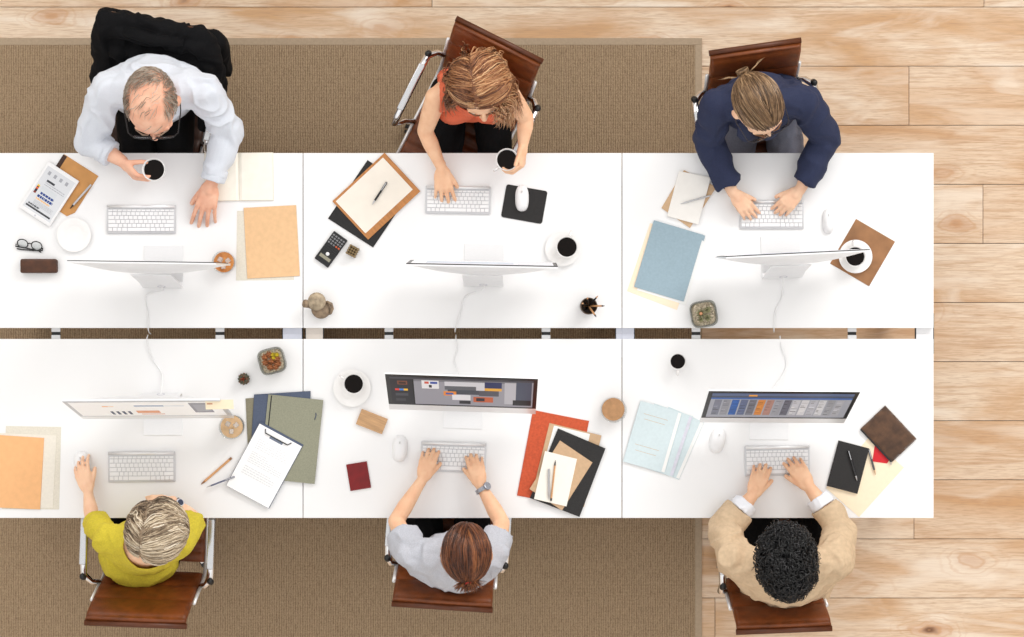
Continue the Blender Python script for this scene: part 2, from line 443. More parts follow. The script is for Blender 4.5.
desk(622, 934, 339, 518, 'white desk at bottom right where the person in beige jacket sits', 339, [(622, 634, M_pl1), (916, 933, M_pl3)], [696, 852])

# ------------------------------------------------------------------ chairs  (front is local +Y)
def chair(pa, pb, label, mleather=None, aw=.045):
    """pa, pb: pixel ends (left and right in the picture) of the backrest's top edge, z .87"""
    zt = .87
    A, B = W(pa[0], pa[1], zt), W(pb[0], pb[1], zt)
    mid = (A + B) / 2; top_row = mid.y > 0
    ang = math.atan2((B - A).y, (B - A).x)
    if top_row: ang += PI
    w = (B - A).length
    back_y = -.335
    loc = V((mid.x, mid.y, RT)) - Matrix.Rotation(ang, 3, 'Z') @ V((0, back_y, 0))
    if mid.x > W(702, 0, 0).x: loc.z = 0
    t = thing('office_chair', label, 'chair', loc, ang, 'brown leather office chairs')
    L = mleather or M_leather
    prof = [(.25, .435), (.235, .455), (.10, .452), (-.05, .440), (-.15, .442), (-.20, .475), (-.225, .53), (-.25, .62), (-.285, .73), (-.325, .845), (-.345, .868)]
    # resample the profile
    def resample(p, step):
        out = [V((0, p[0][0], p[0][1]))]; acc = 0
        for a, b in zip(p, p[1:]):
            a = V((0, a[0], a[1])); b = V((0, b[0], b[1])); L_ = (b - a).length; k = max(1, round(L_ / step))
            for i in range(1, k + 1): out.append(a.lerp(b, i / k))
        return out
    def sling(name, p, rib):
        pts = resample(p, .0075); bm = bmesh.new(); s = 0; rows = []
        for i, q in enumerate(pts):
            if i: s += (q - pts[i - 1]).length
            tdir = (pts[min(i + 1, len(pts) - 1)] - pts[max(i - 1, 0)]).normalized(); nrm = V((0, -tdir.z, tdir.y))
            if nrm.z < 0 and tdir.z < .5: nrm = -nrm
            nrm = V((0, tdir.z, -tdir.y)) if tdir.y < 0 else V((0, -tdir.z, tdir.y))
            puff = .012 * abs(math.sin(PI * s / rib)) ** .45
            row = []
            for j, u in enumerate([-.5, -.49, -.46, -.25, 0, .25, .46, .49, .5]):
                e = .35 if abs(u) == .5 else (.8 if abs(u) == .49 else 1)
                row.append(bm.verts.new(q + V((u * (w - .03), 0, 0)) + nrm * (.010 + puff) * e))
            for u in (.5, .46, 0, -.46, -.5):
                row.append(bm.verts.new(q + V((u * (w - .03), 0, 0)) - nrm * (.010 + puff * .5) * (.4 if abs(u) == .5 else 1)))
            rows.append(row)
        for a, b in zip(rows, rows[1:]):
            for k in range(len(a)): bm.faces.new((a[k], a[(k + 1) % len(a)], b[(k + 1) % len(a)], b[k]))
        bm.faces.new(rows[0]); bm.faces.new(rows[-1][::-1]); bmesh.ops.recalc_face_normals(bm, faces=bm.faces[:])
        me = bpy.data.meshes.new(name); bm.to_mesh(me); bm.free(); return link(name, me, L, t, True)
    sling('seat', prof[:5], .052)
    bk = sling('backrest', prof[5:], .135)
    tp = prof[-1]
    MB().tube([(-w / 2 + .012, tp[0] - .012, tp[1] - .004), (w / 2 - .012, tp[0] - .012, tp[1] - .004)], .012, 12).build('top_roll', M_roll, bk, True)
    for sx in (-1, 1):
        m = MB(); m.tube([(sx * (w / 2 - .008), q[0], q[1] - .004) for q in prof[:-2]], .008, 8)
        m.build('side_rail', M_alu, t, True)
        x = sx * (w / 2 + aw)
        arm = [(sx * (w / 2 - .005), -.235, .57), (sx * (w / 2 + .02), -.225, .62), (x, -.19, .655), (x, -.12, .665), (x, .03, .665), (x, .085, .655), (x, .115, .62), (x, .11, .57), (sx * (w / 2 + .025), .08, .49), (sx * (w / 2 - .01), .06, .455)]
        a = MB().tube(arm, [.012, .013, .015, .016, .016, .015, .013, .012, .012, .011], 10).build('armrest', M_chrome, t, True)
        p = MB().box((x, -.045, .682), (.028, .21, .010), bev=.0045); p.build('arm_pad', mat('satin_chrome', (.62, .63, .65, 1), .25, .8, vary=.02), a, True)
        MB().cap((x, -.205, .645), (x, -.20, .665), .014, .014).build('end_knob', M_black, a, True)
    MB().box((0, -.02, .40), (.16, .22, .05), bev=.012).build('tilt_mechanism', M_black, t)
    MB().lathe([(0, .07), (.03, .07), (.03, .2), (.022, .21), (.022, .38), (0, .38)]).build('column', M_chrome, t, auto=40)
    bs = MB(); bs.lathe([(0, .06), (.045, .06), (.05, .1), (.035, .12), (0, .12)])
    for k in range(5):
        a = 2 * PI * k / 5 + .3; d = V((math.cos(a), math.sin(a), 0))
        bs.tube([d * .03 + V((0, 0, .095)), d * .13 + V((0, 0, .085)), d * .245 + V((0, 0, .068))], [.022, .018, .012], 8)
    bs.build('base', M_alu, t, auto=40)
    for k in range(5):
        a = 2 * PI * k / 5 + .3; d = V((math.cos(a), math.sin(a), 0)); s = V((-d.y, d.x, 0))
        c = MB(); p = d * .245 + V((0, 0, .026))
        for e in (-1, 1):
            Mx = Matrix.Translation(p + s * .012 * e) @ s.to_track_quat('Z', 'Y').to_matrix().to_4x4()
            bmesh.ops.create_cone(c.bm, cap_ends=True, segments=18, radius1=.0255, radius2=.0255, depth=.016, matrix=Mx)
        c.tube([p, p + V((0, 0, .045))], .007, 8)
        c.build('caster', M_black, t, auto=40)
    return t
chair((82, 617), (190, 621), 'brown leather office chair under the person in the yellow top')
chair((389, 598), (496, 605), 'brown leather office chair under the person in the grey tee', aw=.028)
chair((733, 627), (835, 623), 'brown leather office chair under the person in the beige jacket', aw=.012)
chair((451, 22), (543, 68), 'turned brown leather chair under the person in the orange top')
chair((707, 59), (805, 45), 'brown leather office chair under the person in the navy blazer', aw=.05)
ch1 = chair((107, 19), (207, 38), 'office chair of the bald man, hidden under a black jacket', mleather=M_piping)
# ------------------------------------------------------------------ flat things on the desks
def frame(q, z):
    """local frame of a pixel quad (tl, tr, br, bl): centre, x axis angle, w, h"""
    P = [W(p[0], p[1], z) for p in q]
    c = sum(P, V((0, 0, 0))) / 4
    ax = ((P[1] + P[2]) - (P[0] + P[3])) / 2; ay = ((P[0] + P[1]) - (P[3] + P[2])) / 2
    return c, math.atan2(ax.y, ax.x), ax.length, ay.length
def local(q, c, a, z):
    R = Matrix.Rotation(-a, 3, 'Z'); return [tuple((R @ (W(p[0], p[1], z) - c))[:2]) for p in q]
def ordered(pts):
    cx = sum(p[0] for p in pts) / len(pts); cy = sum(p[1] for p in pts) / len(pts)
    return sorted(pts, key=lambda p: math.atan2(p[1] - cy, p[0] - cx))
def sheet(name, label, cat, q, z0, t, m, group=None, bev=0.):
    c, a, w, h = frame(q, D + z0 + t)
    pts = ordered(local(q, c, a, D + z0 + t))
    o = MB().prism(pts, 0, t, bev=bev).build(name, m)
    o.location = (c.x, c.y, D + z0); o.rotation_euler.z = a
    o['_w'] = w; o['_h'] = h; del o['_w']; del o['_h']
    tag(o, label, cat, group); return o
def quad_thing(name, label, cat, q, z0, group=None):
    c, a, w, h = frame(q, D + z0)
    return thing(name, label, cat, (c.x, c.y, D + z0), a, group), w, h

def pen(label, p0, p1, z, m, r=.0042, tipm=None, name='pen', cat='pen', clip=True, group=None):
    """p0: cap end, p1: writing end (pixels)"""
    A, B = W(*p0, D + z), W(*p1, D + z); d = B - A; L = d.length; a = math.atan2(d.y, d.x)
    t = thing(name, label, cat, (A.x, A.y, D + z), a, group)
    Mx = Matrix.Translation((0, 0, r)) @ Matrix.Rotation(PI / 2, 4, 'Y')
    MB().lathe([(0, 0), (r * .8, .001), (r, .004), (r, L - .022), (0, L - .022)], M=Mx, seg=14).build('barrel', m, t, auto=40)
    MB().lathe([(0, L - .022), (r, L - .022), (r * .3, L - .003), (0, L)], M=Mx, seg=14).build('tip', tipm or M_silver, t, auto=40)
    if clip: MB().box((.022, 0, 2 * r + .001), (.038, .003, .0015), bev=.0004).build('clip', M_silver, t)
    else: MB().lathe([(0, -.001), (r * 1.03, -.001), (r * 1.03, .010), (0, .010)], M=Mx, seg=14).build('end_cap', tipm or M_silver, t)
    return t

def cup(label, cpx, z0, r=.042, h=.07, coffee=.75, handle=None, saucer=None, name='coffee_cup', fill=M_coffee, level=.055):
    c = W(cpx[0], cpx[1], D + z0 + h)
    t = thing(name, label, 'cup', (c.x, c.y, D + z0))
    b = r * .62
    MB().lathe([(0, 0), (b, 0), (b * 1.05, .003), (r * .93, h * .55), (r, h), (r - .0015, h + .001), (r - .004, h - .002), (r * .93 - .004, h * .55), (b * .9, .006), (0, .006)], seg=40).build('body', M_porc, t, auto=60)
    lr = r * .93 - .0035 + (r * .07) * (level - h * .55) / (h * .45)
    MB().lathe([(0, level - .003), (lr, level - .003), (lr, level), (0, level)], seg=40).build('coffee', fill, t)
    if handle is not None:
        a = rad(handle); d = V((math.cos(a), math.sin(a), 0))
        pts = [d * (r - .004) + V((0, 0, h * .85)), d * (r + .014) + V((0, 0, h * .9)), d * (r + .022) + V((0, 0, h * .62)), d * (r + .012) + V((0, 0, h * .35)), d * (r * .85) + V((0, 0, h * .3))]
        MB().tube(pts, .0045, 8).build('handle', M_porc, t, True)
    return t
def saucer(label, cpx, z0, r):
    c = W(cpx[0], cpx[1], D + z0 + .012)
    t = MB().lathe([(0, 0), (r * .5, 0), (r * .55, .003), (r, .013), (r * 1.005, .0145), (r * .98, .0148), (r * .56, .0055), (r * .5, .004), (0, .004)], seg=48).build('saucer', M_porc, auto=60)
    t.location = (c.x, c.y, D + z0); return tag(t, label, 'saucer')
def tumbler(label, cpx, r, h, fill, level, ice=False, lean=(0, 0)):
    c = W(cpx[0], cpx[1], D + h); t = thing('drinking_glass', label, 'glass', (c.x - lean[0], c.y - lean[1], D))
    MB().lathe([(0, 0), (r * .86, 0), (r * .9, .004), (r, h), (r - .0012, h + .0008), (r - .0025, h), (r * .9 - .0028, .012), (r * .8, .008), (0, .008)], seg=40).build('tumbler', M_glass, t, auto=60)
    ri = r * .9 - .0032 + (r * .1) * level / h
    MB().lathe([(0, .0088), (r * .78, .0088), (r * .9 - .0038, .013), (ri, level), (0, level)], seg=40).build('drink', fill, t, auto=60)
    if ice:
        im = mat('ice', (.95, .93, .9, 1), .1, vary=.02, trans=.6)
        for k in range(3):
            a = k * 2.1 + .4; Mx = Matrix.Translation((r * .38 * math.cos(a), r * .38 * math.sin(a), level + .003)) @ Matrix.Rotation(a * 1.7, 4, 'Z') @ Matrix.Rotation(.3, 4, 'X')
            MB().box((0, 0, 0), (.02, .018, .016), M=Mx, bev=.003).build('ice_cube', im, t, True)
    return t

def keyboard(label, q):
    t, w, h = quad_thing('keyboard', label, 'keyboard', q, 0, 'slim white keyboards')
    MB().box((0, 0, .004), (w, h, .008), bev=.003).build('body', M_kb, t, auto=40)
    MB().tube([(-w / 2 + .004, h / 2 - .007, .009), (w / 2 - .004, h / 2 - .007, .009)], .007, 12).build('battery_tube', M_alu, t, True)
    rows = [(14, .5), (14, 1), (14, 1), (13, 1), (12, 1), (10, 1)]
    y = h / 2 - .018; kh = (h - .026) / 5.6; cache = {}
    for ri, (n, hh) in enumerate(rows):
        rh = kh * hh * (.6 / .5 if hh == .5 else 1); W_ = w - .012; unit = W_ / 14.5
        if ri == 5: ws = [1, 1, 1, 1.25, 5, 1.25, 1, 1, 1, 1]
        else:
            ws = [1.0] * n; ex = 14.5 - n
            if ri == 2: ws[0] += ex
            elif ri in (0,): ws = [14.5 / 14] * 14
            elif ri == 1: ws[-1] += ex
            elif ri == 3: ws[0] += ex * .5; ws[-1] += ex * .5
            else: ws[0] += ex * .5; ws[-1] += ex * .5
        s = sum(ws); ws = [k * 14.5 / s for k in ws]; x = -W_ / 2
        for k in ws:
            kw = k * unit - .0026; key = (round(kw, 4), round(rh, 4))
            if key not in cache:
                cache[key] = MB().box((0, 0, 0), (kw, rh - .0026, .0035), bev=.0009, seg=1).mesh('key'); cache[key].materials.append(M_key)
            o = bpy.data.objects.new('key', cache[key]); C.objects.link(o); o.parent = t
            o.location = (x + k * unit / 2, y - rh / 2, .0095)
            x += k * unit
        y -= rh
    return t

def mouse(label, cpx, w, l, ang, z0=0.):
    c = W(cpx[0], cpx[1], D + z0 + .025); t = thing('computer_mouse', label, 'mouse', (c.x, c.y, D + z0), rad(ang))
    bm = MB()
    Mx = Matrix.Diagonal((w / 2, l / 2, .026, 1))
    bmesh.ops.create_uvsphere(bm.bm, u_segments=28, v_segments=16, radius=1)
    for v in bm.bm.verts:
        x, y, z = v.co; k = 1 / (abs(x) ** 2.6 + abs(y) ** 2.6 + 1e-9) ** (1 / 2.6) * math.hypot(x, y) if math.hypot(x, y) > 1e-4 else 1
        x, y = x * k, y * k
        v.co = V((x * w / 2, y * l / 2, max(z, -.1) * .026 * (1 - .15 * y) + .0026))
    bm.build('shell', M_wplast, t, True)
    MB().ell(V((0, l * .24, .0275)), V((.0022, 0, 0)), V((0, .006, 0)), V((0, 0, .0016))).build('scroll_ball', mat('pale_grey_rubber', (.6, .6, .6, 1), .4), t, True)
    return t

# ------------------------------------------------------------------ desktop computers (front is local -Y)
def computer(label, topL, topR, tilt, W_px_base=None, rects=(), base=(20, 20, 24), cable=None, faceup=False, white_bezel=False, panel=.385, power=None):
    """topL, topR: pixel ends of the upper screen edge; tilt back in degrees"""
    zb = .095; zt = D + zb + panel * math.cos(rad(tilt))
    A, B = W(topL[0], topL[1], zt), W(topR[0], topR[1], zt); w = (B - A).length
    ang = math.atan2((B - A).y, (B - A).x); mid = (A + B) / 2
    if faceup: ang += PI
    # local: panel hinge line at y=0; the top edge sits at +panel*sin(tilt)
    off = V((0, panel * math.sin(rad(tilt)) , 0))
    loc = V((mid.x, mid.y, D)) - Matrix.Rotation(ang, 3, 'Z') @ off
    t = thing('desktop_computer', label, 'computer', loc, ang, 'all-in-one desktop computers')
    P = Matrix.Translation((0, 0, zb)) @ Matrix.Rotation(-rad(tilt), 4, 'X')   # panel space: x, z up, front -y
    chin = .062
    # housing with a domed back
    bm = bmesh.new(); nx, nz = 28, 16; g = []
    for j in range(nz + 1):
        row = []
        for i in range(nx + 1):
            u = i / nx * 2 - 1; v = j / nz * 2 - 1
            b = max(0, 1 - abs(u) ** 2.2) * max(0, 1 - abs(v) ** 2.6)
            row.append(bm.verts.new((u * w / 2, .006 + .038 * b, (v + 1) / 2 * panel)))
        g.append(row)
    for j in range(nz):
        for i in range(nx): bm.faces.new((g[j][i], g[j][i + 1], g[j + 1][i + 1], g[j + 1][i]))
    bd = [g[0][i] for i in range(nx + 1)] + [g[j][nx] for j in range(1, nz + 1)] + [g[nz][i] for i in range(nx - 1, -1, -1)] + [g[j][0] for j in range(nz - 1, 0, -1)]
    fr = [bm.verts.new((v.co.x, 0, v.co.z)) for v in bd]
    for k in range(len(bd)): k2 = (k + 1) % len(bd); bm.faces.new((bd[k], bd[k2], fr[k2], fr[k]))
    bm.faces.new(fr)
    bmesh.ops.recalc_face_normals(bm, faces=bm.faces[:]); bmesh.ops.transform(bm, matrix=P, verts=bm.verts[:])
    me = bpy.data.meshes.new('housing'); bm.to_mesh(me); bm.free()
    hs = link('housing', me, M_alu, t, True); me.set_sharp_from_angle(angle=rad(40))
    bz = mat('silver_bezel', srgb(196, 198, 202), .35, .2, vary=.02) if white_bezel else M_bezel
    MB().box((0, -.0015, chin + (panel - chin) / 2), (w, .003, panel - chin), M=P, bev=.001).build('bezel', bz, t)
    MB().box((0, -.001, chin / 2), (w, .002, chin), M=P).build('chin', M_alu, t)
    e = .016; sw, sh = w - 2 * e, panel - chin - 2 * e
    Ms = P @ Matrix.Translation((-sw / 2, -.0034, chin + e)) @ Matrix.Rotation(PI / 2, 4, 'X')
    printed('display', sw, sh, rects, srgb(*base), M_screen, t, Ms)
    # stand: bent plate, neck behind the panel and foot under it
    hy = .03; hz = zb + panel * .5
    fw = .16
    s = MB()
    prof = [(-.075, .002), (.075, .002), (.092, .007), (.098, .02), (.075, .12), (hy + .018 + math.sin(rad(tilt)) * .19, hz)]
    vs0 = []; 
    for (y, z) in prof:
        vs0.append([s.bm.verts.new((sx * fw / 2, y, z + .0)) for sx in (-1, 1)])
    for a, b in zip(vs0, vs0[1:]): s.bm.faces.new((a[0], a[1], b[1], b[0]))
    st = s.build('stand', M_alu, t)
    so = st.modifiers.new('t', 'SOLIDIFY'); so.thickness = .004; so.offset = 0
    bv = st.modifiers.new('b', 'BEVEL'); bv.width = .001; bv.segments = 2
    MB().lathe([(.012, 0), (.017, 0), (.017, .003), (.012, .003), (.012, 0)], M=Matrix.Translation((0, .0915, .045)) @ Matrix.Rotation(rad(-78), 4, 'X')).build('cable_port', M_steel, st)
    R = Matrix.Rotation(-ang, 3, 'Z')
    if cable:
        pts = [V((0, .094, .045)), V((0, .112, .03))]
        for (cx_, cy_, cz_) in cable:
            p = R @ (W(cx_, cy_, D + cz_) - loc); pts.append(V((p.x, p.y, cz_)))
        sm = []
        for i in range(len(pts) - 1):
            p0, p1, p2, p3 = pts[max(i - 1, 0)], pts[i], pts[i + 1], pts[min(i + 2, len(pts) - 1)]
            for k in range(6):
                u = k / 6; sm.append(.5 * ((2 * p1) + (-p0 + p2) * u + (2 * p0 - 5 * p1 + 4 * p2 - p3) * u * u + (-p0 + 3 * p1 - 3 * p2 + p3) * u ** 3))
        sm.append(pts[-1]); MB().tube(sm, .0026, 6).build('power_cable', M_wplast, t, True)
    return t

# screens' content
ui_photo = [(0, .93, 1, 1, (70, 70, 78)), (0, 0, .155, .93, (38, 38, 44)), (.155, 0, .165, .93, (20, 20, 24)), (.165, .0, 1, .93, (150, 150, 160)), (.165, .86, .9, .93, (120, 120, 128)),
    (.05, .72, .12, .86, (120, 70, 50)), (.06, .75, .11, .82, (50, 30, 25)), (.03, .5, .06, .57, (220, 60, 50)), (.06, .5, .09, .57, (70, 130, 210)), (.09, .5, .12, .57, (240, 190, 60)), (.03, .3, .12, .4, (70, 70, 78)), (.03, .1, .1, .2, (60, 60, 66)),
    (.22, .6, .34, .9, (226, 226, 230)), (.24, .78, .27, .86, (200, 80, 60)), (.28, .78, .33, .86, (60, 80, 160)), (.27, .64, .29, .74, (30, 30, 36)),
    (.38, .58, .68, .88, (205, 205, 212)), (.38, .58, .60, .72, (95, 98, 105)), (.40, .42, .66, .58, (70, 74, 84)), (.37, .36, .46, .52, (226, 140, 50)), (.385, .40, .44, .47, (60, 90, 170)), (.43, .20, .56, .40, (222, 222, 228)),
    (.66, .66, .78, .9, (38, 48, 92)), (.66, .58, .78, .68, (224, 168, 64)), (.62, .38, .76, .58, (84, 84, 94)), (.58, .14, .72, .34, (190, 96, 60)), (.60, .18, .66, .30, (40, 40, 50)), (.48, .06, .56, .18, (40, 40, 46)),
    (.80, .1, .9, .9, (182, 182, 190)), (.88, .1, .99, .93, (72, 80, 98)), (.86, .06, .99, .26, (26, 26, 32))]
ui_table = [(0, .9, 1, 1, (88, 104, 140)), (0, .82, 1, .9, (70, 80, 100)), (.26, .88, .32, .94, (230, 160, 60)), (.0, .76, 1, .82, (60, 100, 170)), (0, 0, 1, .76, (160, 164, 176))]
_r = random.Random(3)
for i in range(15):
    cc = [(120, 124, 140), (140, 142, 152), (44, 90, 160), (92, 104, 136), (110, 112, 124), (206, 132, 62), (170, 130, 120), (150, 152, 162), (96, 98, 112), (190, 192, 200), (205, 206, 212), (180, 182, 192), (200, 202, 208), (150, 152, 160), (170, 172, 180)][i]
    ui_table.append((.03 + i * .062, .1, .03 + i * .062 + .052, .74, cc))
    for j in range(10):
        k = _r.uniform(.5, 1.3); ui_table.append((.035 + i * .062, .13 + j * .06, .03 + i * .062 + _r.uniform(.02, .048), .15 + j * .06, tuple(min(235, int(x * k)) for x in cc)))
ui_doc = [(.20, .66, .24, .72, (236, 170, 110)), (.24, .67, .28, .71, (240, 200, 160)), (.42, .68, .62, .76, (140, 160, 190)), (.62, .70, .76, .73, (180, 196, 214)), (.22, .1, .24, .34, (60, 70, 96)), (.26, .1, .28, .34, (60, 70, 96)), (.30, .1, .32, .34, (60, 70, 96)), (.34, .1, .36, .34, (60, 70, 96)),
    (.40, .2, .56, .38, (224, 156, 118)), (.80, .22, .93, .92, (140, 140, 150)), (.82, .3, .92, .8, (160, 160, 170)), (.42, .1, .58, .14, (200, 120, 80))]
ui_mail = [(0, .9, 1, 1, (200, 204, 212)), (0, 0, .25, .9, (222, 224, 230)), (.28, .2, .9, .8, (196, 206, 220))]

computer('silver desktop computer facing the bald man, seen from its back', (67, 261), (216, 263), 1, rects=ui_mail, base=(240, 240, 244), cable=[(146, 296, .004), (148, 315, .004), (148, 327, .004), (149, 332, -.02), (151, 334, -.05)], faceup=True)
computer('silver desktop computer facing the person in orange, seen from its back', (406, 264), (558, 267), 4, rects=ui_mail, base=(244, 244, 246), cable=[(466, 296, .004), (461, 310, .004), (456, 326, .004), (455, 332, -.03)], faceup=True)
computer('silver desktop computer by the saucer on brown mat, seen from its back', (726, 257), (870, 250), 2, rects=ui_mail, base=(244, 244, 246), cable=[(782, 296, .004), (775, 312, .004), (774, 327, .004), (774, 332, -.03)], faceup=True)
computer('desktop computer with white screen and a sticky note on its edge', (62, 401), (220, 400), 13, rects=ui_doc, base=(246, 246, 248), cable=[(162, 374, .004), (152, 358, .004), (147, 341, .004), (148, 335, -.03)], white_bezel=True)
computer('desktop computer showing dark photo editing windows', (385, 374), (538, 379), 23, rects=ui_photo, base=(30, 30, 36), cable=[(454, 362, .004), (457, 350, .004), (456, 340, .004), (456, 335, -.03)])
computer('desktop computer showing a table of blue and orange columns', (709, 391), (860, 392), 21, rects=ui_table, base=(60, 66, 84), cable=[(784, 372, .004), (786, 360, .004), (781, 345, .004), (780, 336, -.02)])

keyboard('slim white keyboard in front of the bald man', [(107, 205), (176, 205), (176, 233.5), (107, 233.5)])
keyboard('slim white keyboard under the bare hand of the person in orange', [(426, 186), (490, 186), (491, 215), (425, 213)])
keyboard('slim white keyboard under both hands of the person in navy', [(740, 200), (803, 200), (804, 229), (739, 229)])
keyboard('slim white keyboard nobody types on, ahead of the yellow top', [(108, 452), (175, 451), (176, 482), (109, 482)])
keyboard('slim white keyboard typed on by the person in grey tee', [(422, 441), (487, 443), (485, 473), (420, 471)])
keyboard('slim white keyboard typed on by the person in beige jacket', [(744, 446), (809, 445), (810, 475), (745, 476)])

# ---- top left desk
t, w, h = quad_thing('folder', 'tan leather folder with a dark spine, partly under the tablet', 'folder', [(64.5, 154.5), (98.5, 176), (71, 219), (37, 197)], 0)
MB().prism([(-w / 2, -h / 2 + .01), (-w / 2 + .01, -h / 2), (w / 2 - .02, -h / 2), (w / 2, -h / 2 + .03), (w / 2, h / 2), (-w / 2, h / 2)], 0, .003, bev=.0008).build('cover', mat('tan_leather', srgb(206, 148, 84), .5, vary=.12, scale=14, bump=.15), t)
MB().box((-w / 2 + .006, .0, .0034), (.018, h * .98, .002), bev=.0006).build('spine', M_piping, t)
t, w, h = quad_thing('tablet', 'white tablet with a report on screen, lying on the tan folder', 'tablet', [(50, 162.5), (80.5, 181.5), (49, 227), (18, 206)], .0052)
MB().box((0, 0, .004), (w, h, .008), bev=.003).build('body', M_wplast, t, auto=40)
rep = [(.06, .05, 1 - .06, .07, (40, 40, 44)), (.06, .07, .94, .09, (90, 90, 94))]
for i in range(4): rep.append((.12 + i * .21, .84, .12 + i * .21 + .09, .92, (158, 160, 166)))
rep += [(.22, .70, .50, .745, (60, 60, 66))] + text_lines(.22, .60, .92, .69, 2, (168, 170, 176), 4)
rep += [(.05, .40, .13, .52, (60, 50, 60)), (.05, .46, .13, .50, (214, 100, 60)), (.05, .52, .13, .56, (226, 186, 70)), (.05, .36, .13, .40, (130, 60, 50))]
rep += [(.2, .44, .74, .58, (200, 204, 208))] + text_lines(.26, .40, .74, .46, 1, (40, 66, 130), 5, .8) + text_lines(.22, .32, .76, .385, 1, (40, 66, 130), 6, .8) + text_lines(.22, .27, .72, .31, 1, (230, 180, 120), 7, .8)
rep += text_lines(.22, .15, .9, .25, 4, (176, 178, 182), 9) + text_lines(.1, .10, .5, .15, 1, (90, 92, 96), 10, .7)
printed('screen', w * .88, h * .86, rep, srgb(206, 208, 212), M_screen, t, Matrix.Translation((-w * .44, -h * .43, .0082)))
MB().lathe([(0, 0), (.004, 0), (.004, .0004), (0, .0004)], c=(0, -h * .465, .0081), seg=16).build('home_button', M_steel, t)
pen('silver pen lying on the tan folder', (91.5, 184.5), (70, 209), .0035, M_silver, r=.0045, tipm=M_black)
saucer('empty white saucer beside the tan folder', (74, 235), 0, .069)
# eyeglasses
cg = W(30, 245.5); t = thing('eyeglasses', 'folded black eyeglasses above the brown glasses case', 'eyeglasses', (cg.x, cg.y, D), rad(-9))
fr = MB()
for sx in (-1, 1):
    fr.tube([(sx * .029 + .022 * math.cos(a), .003 + .017 * math.sin(a), .008 + .010 * math.sin(a)) for a in [k * 2 * PI / 20 for k in range(21)]], .0024, 6, caps=False)
fr.tube([(-.009, .006, .012), (0, .009, .013), (.009, .006, .012)], .0022, 6)
fr.build('frame', M_black, t, True)
for sx in (-1, 1):
    MB().lathe([(0, 0), (.0215, 0), (.0215, .0012), (0, .0012)], M=Matrix.Translation((sx * .029, .003, .008)) @ Matrix.Rotation(rad(30), 4, 'X') @ Matrix.Diagonal((1, .92, 1, 1)), seg=24).build('lens', M_glass, t)
    MB().tube([(sx * .054, -.002, .010), (sx * .056, -.012, .008), (sx * .02, -.0155 - .003 * sx, .005), (-sx * .040, -.019 - .003 * sx, .004), (-sx * .05, -.021, .004)], [.003, .003, .0022, .0028, .0024], 6).build('temple', M_black, t, True)
c = W(38.5, 266, D + .03); t = thing('glasses_case', 'closed dark brown leather glasses case', 'case', (c.x, c.y, D), 0)
dk = mat('dark_brown_leather', srgb(84, 48, 26), .35, vary=.25, scale=30, bump=.2, bscale=300)
MB().box((0, 0, .0085), (.148, .056, .017), bev=.008, seg=3).build('lower_shell', dk, t, True)
MB().box((0, 0, .0255), (.15, .058, .017), bev=.0082, seg=3).build('lid', dk, t, True)
MB().box((0, -.0287, .018), (.022, .003, .012), bev=.001).build('clasp', M_silver, t)
amber = mat('amber_tea', srgb(222, 150, 80), .05, vary=.12, scale=40, col2=srgb(180, 106, 50))
coffm = mat('milky_iced_coffee', srgb(222, 184, 140), .08, vary=.12, scale=50)
tumbler('glass of amber tea at the right end of the bald man\'s computer', (223, 262), .046, .075, amber, .05, ice=True)
# open notebook
t, w, h = quad_thing('notebook', 'open notebook with blank cream pages beside the bald man\'s sleeve', 'notebook', [(205, 153.5), (273, 153), (273, 200), (205, 201)], 0)
MB().box((0, 0, .001), (w + .004, h + .004, .002), bev=.0005).build('cover', M_grey, t)
for sx in (-1, 1):
    m = MB(); pts = [(sx * w / 2, 0), (sx * w / 2, .004), (sx * w * .3, .0065), (sx * .012, .007), (sx * .001, .003), (sx * .001, 0)]
    m.prism(pts, -h / 2, h / 2, M=Matrix.Translation((0, 0, .002)) @ Matrix.Rotation(PI / 2, 4, 'X')); m.build('pages', M_cream, t)
sheet('paper_sheet', 'beige paper sheet under the kraft envelope on the top left desk', 'paper', [(237, 211), (290, 208), (294, 280), (236, 280.5)], 0, .001, M_grey)
t, w, h = quad_thing('envelope', 'kraft envelope on the top left desk, beside the desk joint', 'envelope', [(243.5, 208), (296, 205), (300, 276), (247.5, 278.5)], .001)
MB().box((0, 0, .0015), (w, h, .003), bev=.0008).build('pocket', M_kraft, t)
MB().prism([(-w / 2 + .002, -h / 2 + .0006), (w / 2 - .002, -h / 2 + .0006), (w / 2 - .01, -h / 2 + .07), (-w / 2 + .01, -h / 2 + .07)], .003, .0036).build('flap', M_kraft, t)

# ---- top centre desk
sheet('folder', 'black card folder under the wooden clipboard', 'folder', [(367.5, 160), (412, 190), (373, 247.5), (328, 218.5)], 0, .004, mat('black_card', (.014, .013, .013, 1), .6, vary=.2, scale=100), bev=.001)
t, w, h = quad_thing('clipboard', 'wooden clipboard with a blank sheet, lying on the black folder', 'clipboard', [(385, 154), (421, 191), (367.5, 240), (332, 200)], .004)
cw = mat('clipboard_wood', srgb(196, 132, 74), .4, vary=.15, scale=16, stretch=(1, 8, 1))
MB().box((0, 0, .002), (w, h, .004), bev=.001).build('board', cw, t)
MB().box((-.008, -.004, .0046), (w - .036, h - .028, .0012)).build('paper', mat('warm_paper', srgb(240, 232, 220), .8, vary=.03, scale=15), t)
pen('black pen lying on the wooden clipboard', (387, 182), (372, 205), .0095, M_black, tipm=M_silver)
t, w, h = quad_thing('calculator', 'black pocket calculator with a small display', 'calculator', [(334.4, 231), (348, 240.5), (328, 268), (314.5, 258)], 0)
MB().box((0, 0, .006), (w, h, .012), bev=.003).build('body', M_black, t)
kk = mat('calculator_grey_key', (.22, .22, .23, 1), .5); ko = mat('calculator_orange_key', srgb(200, 92, 50), .5)
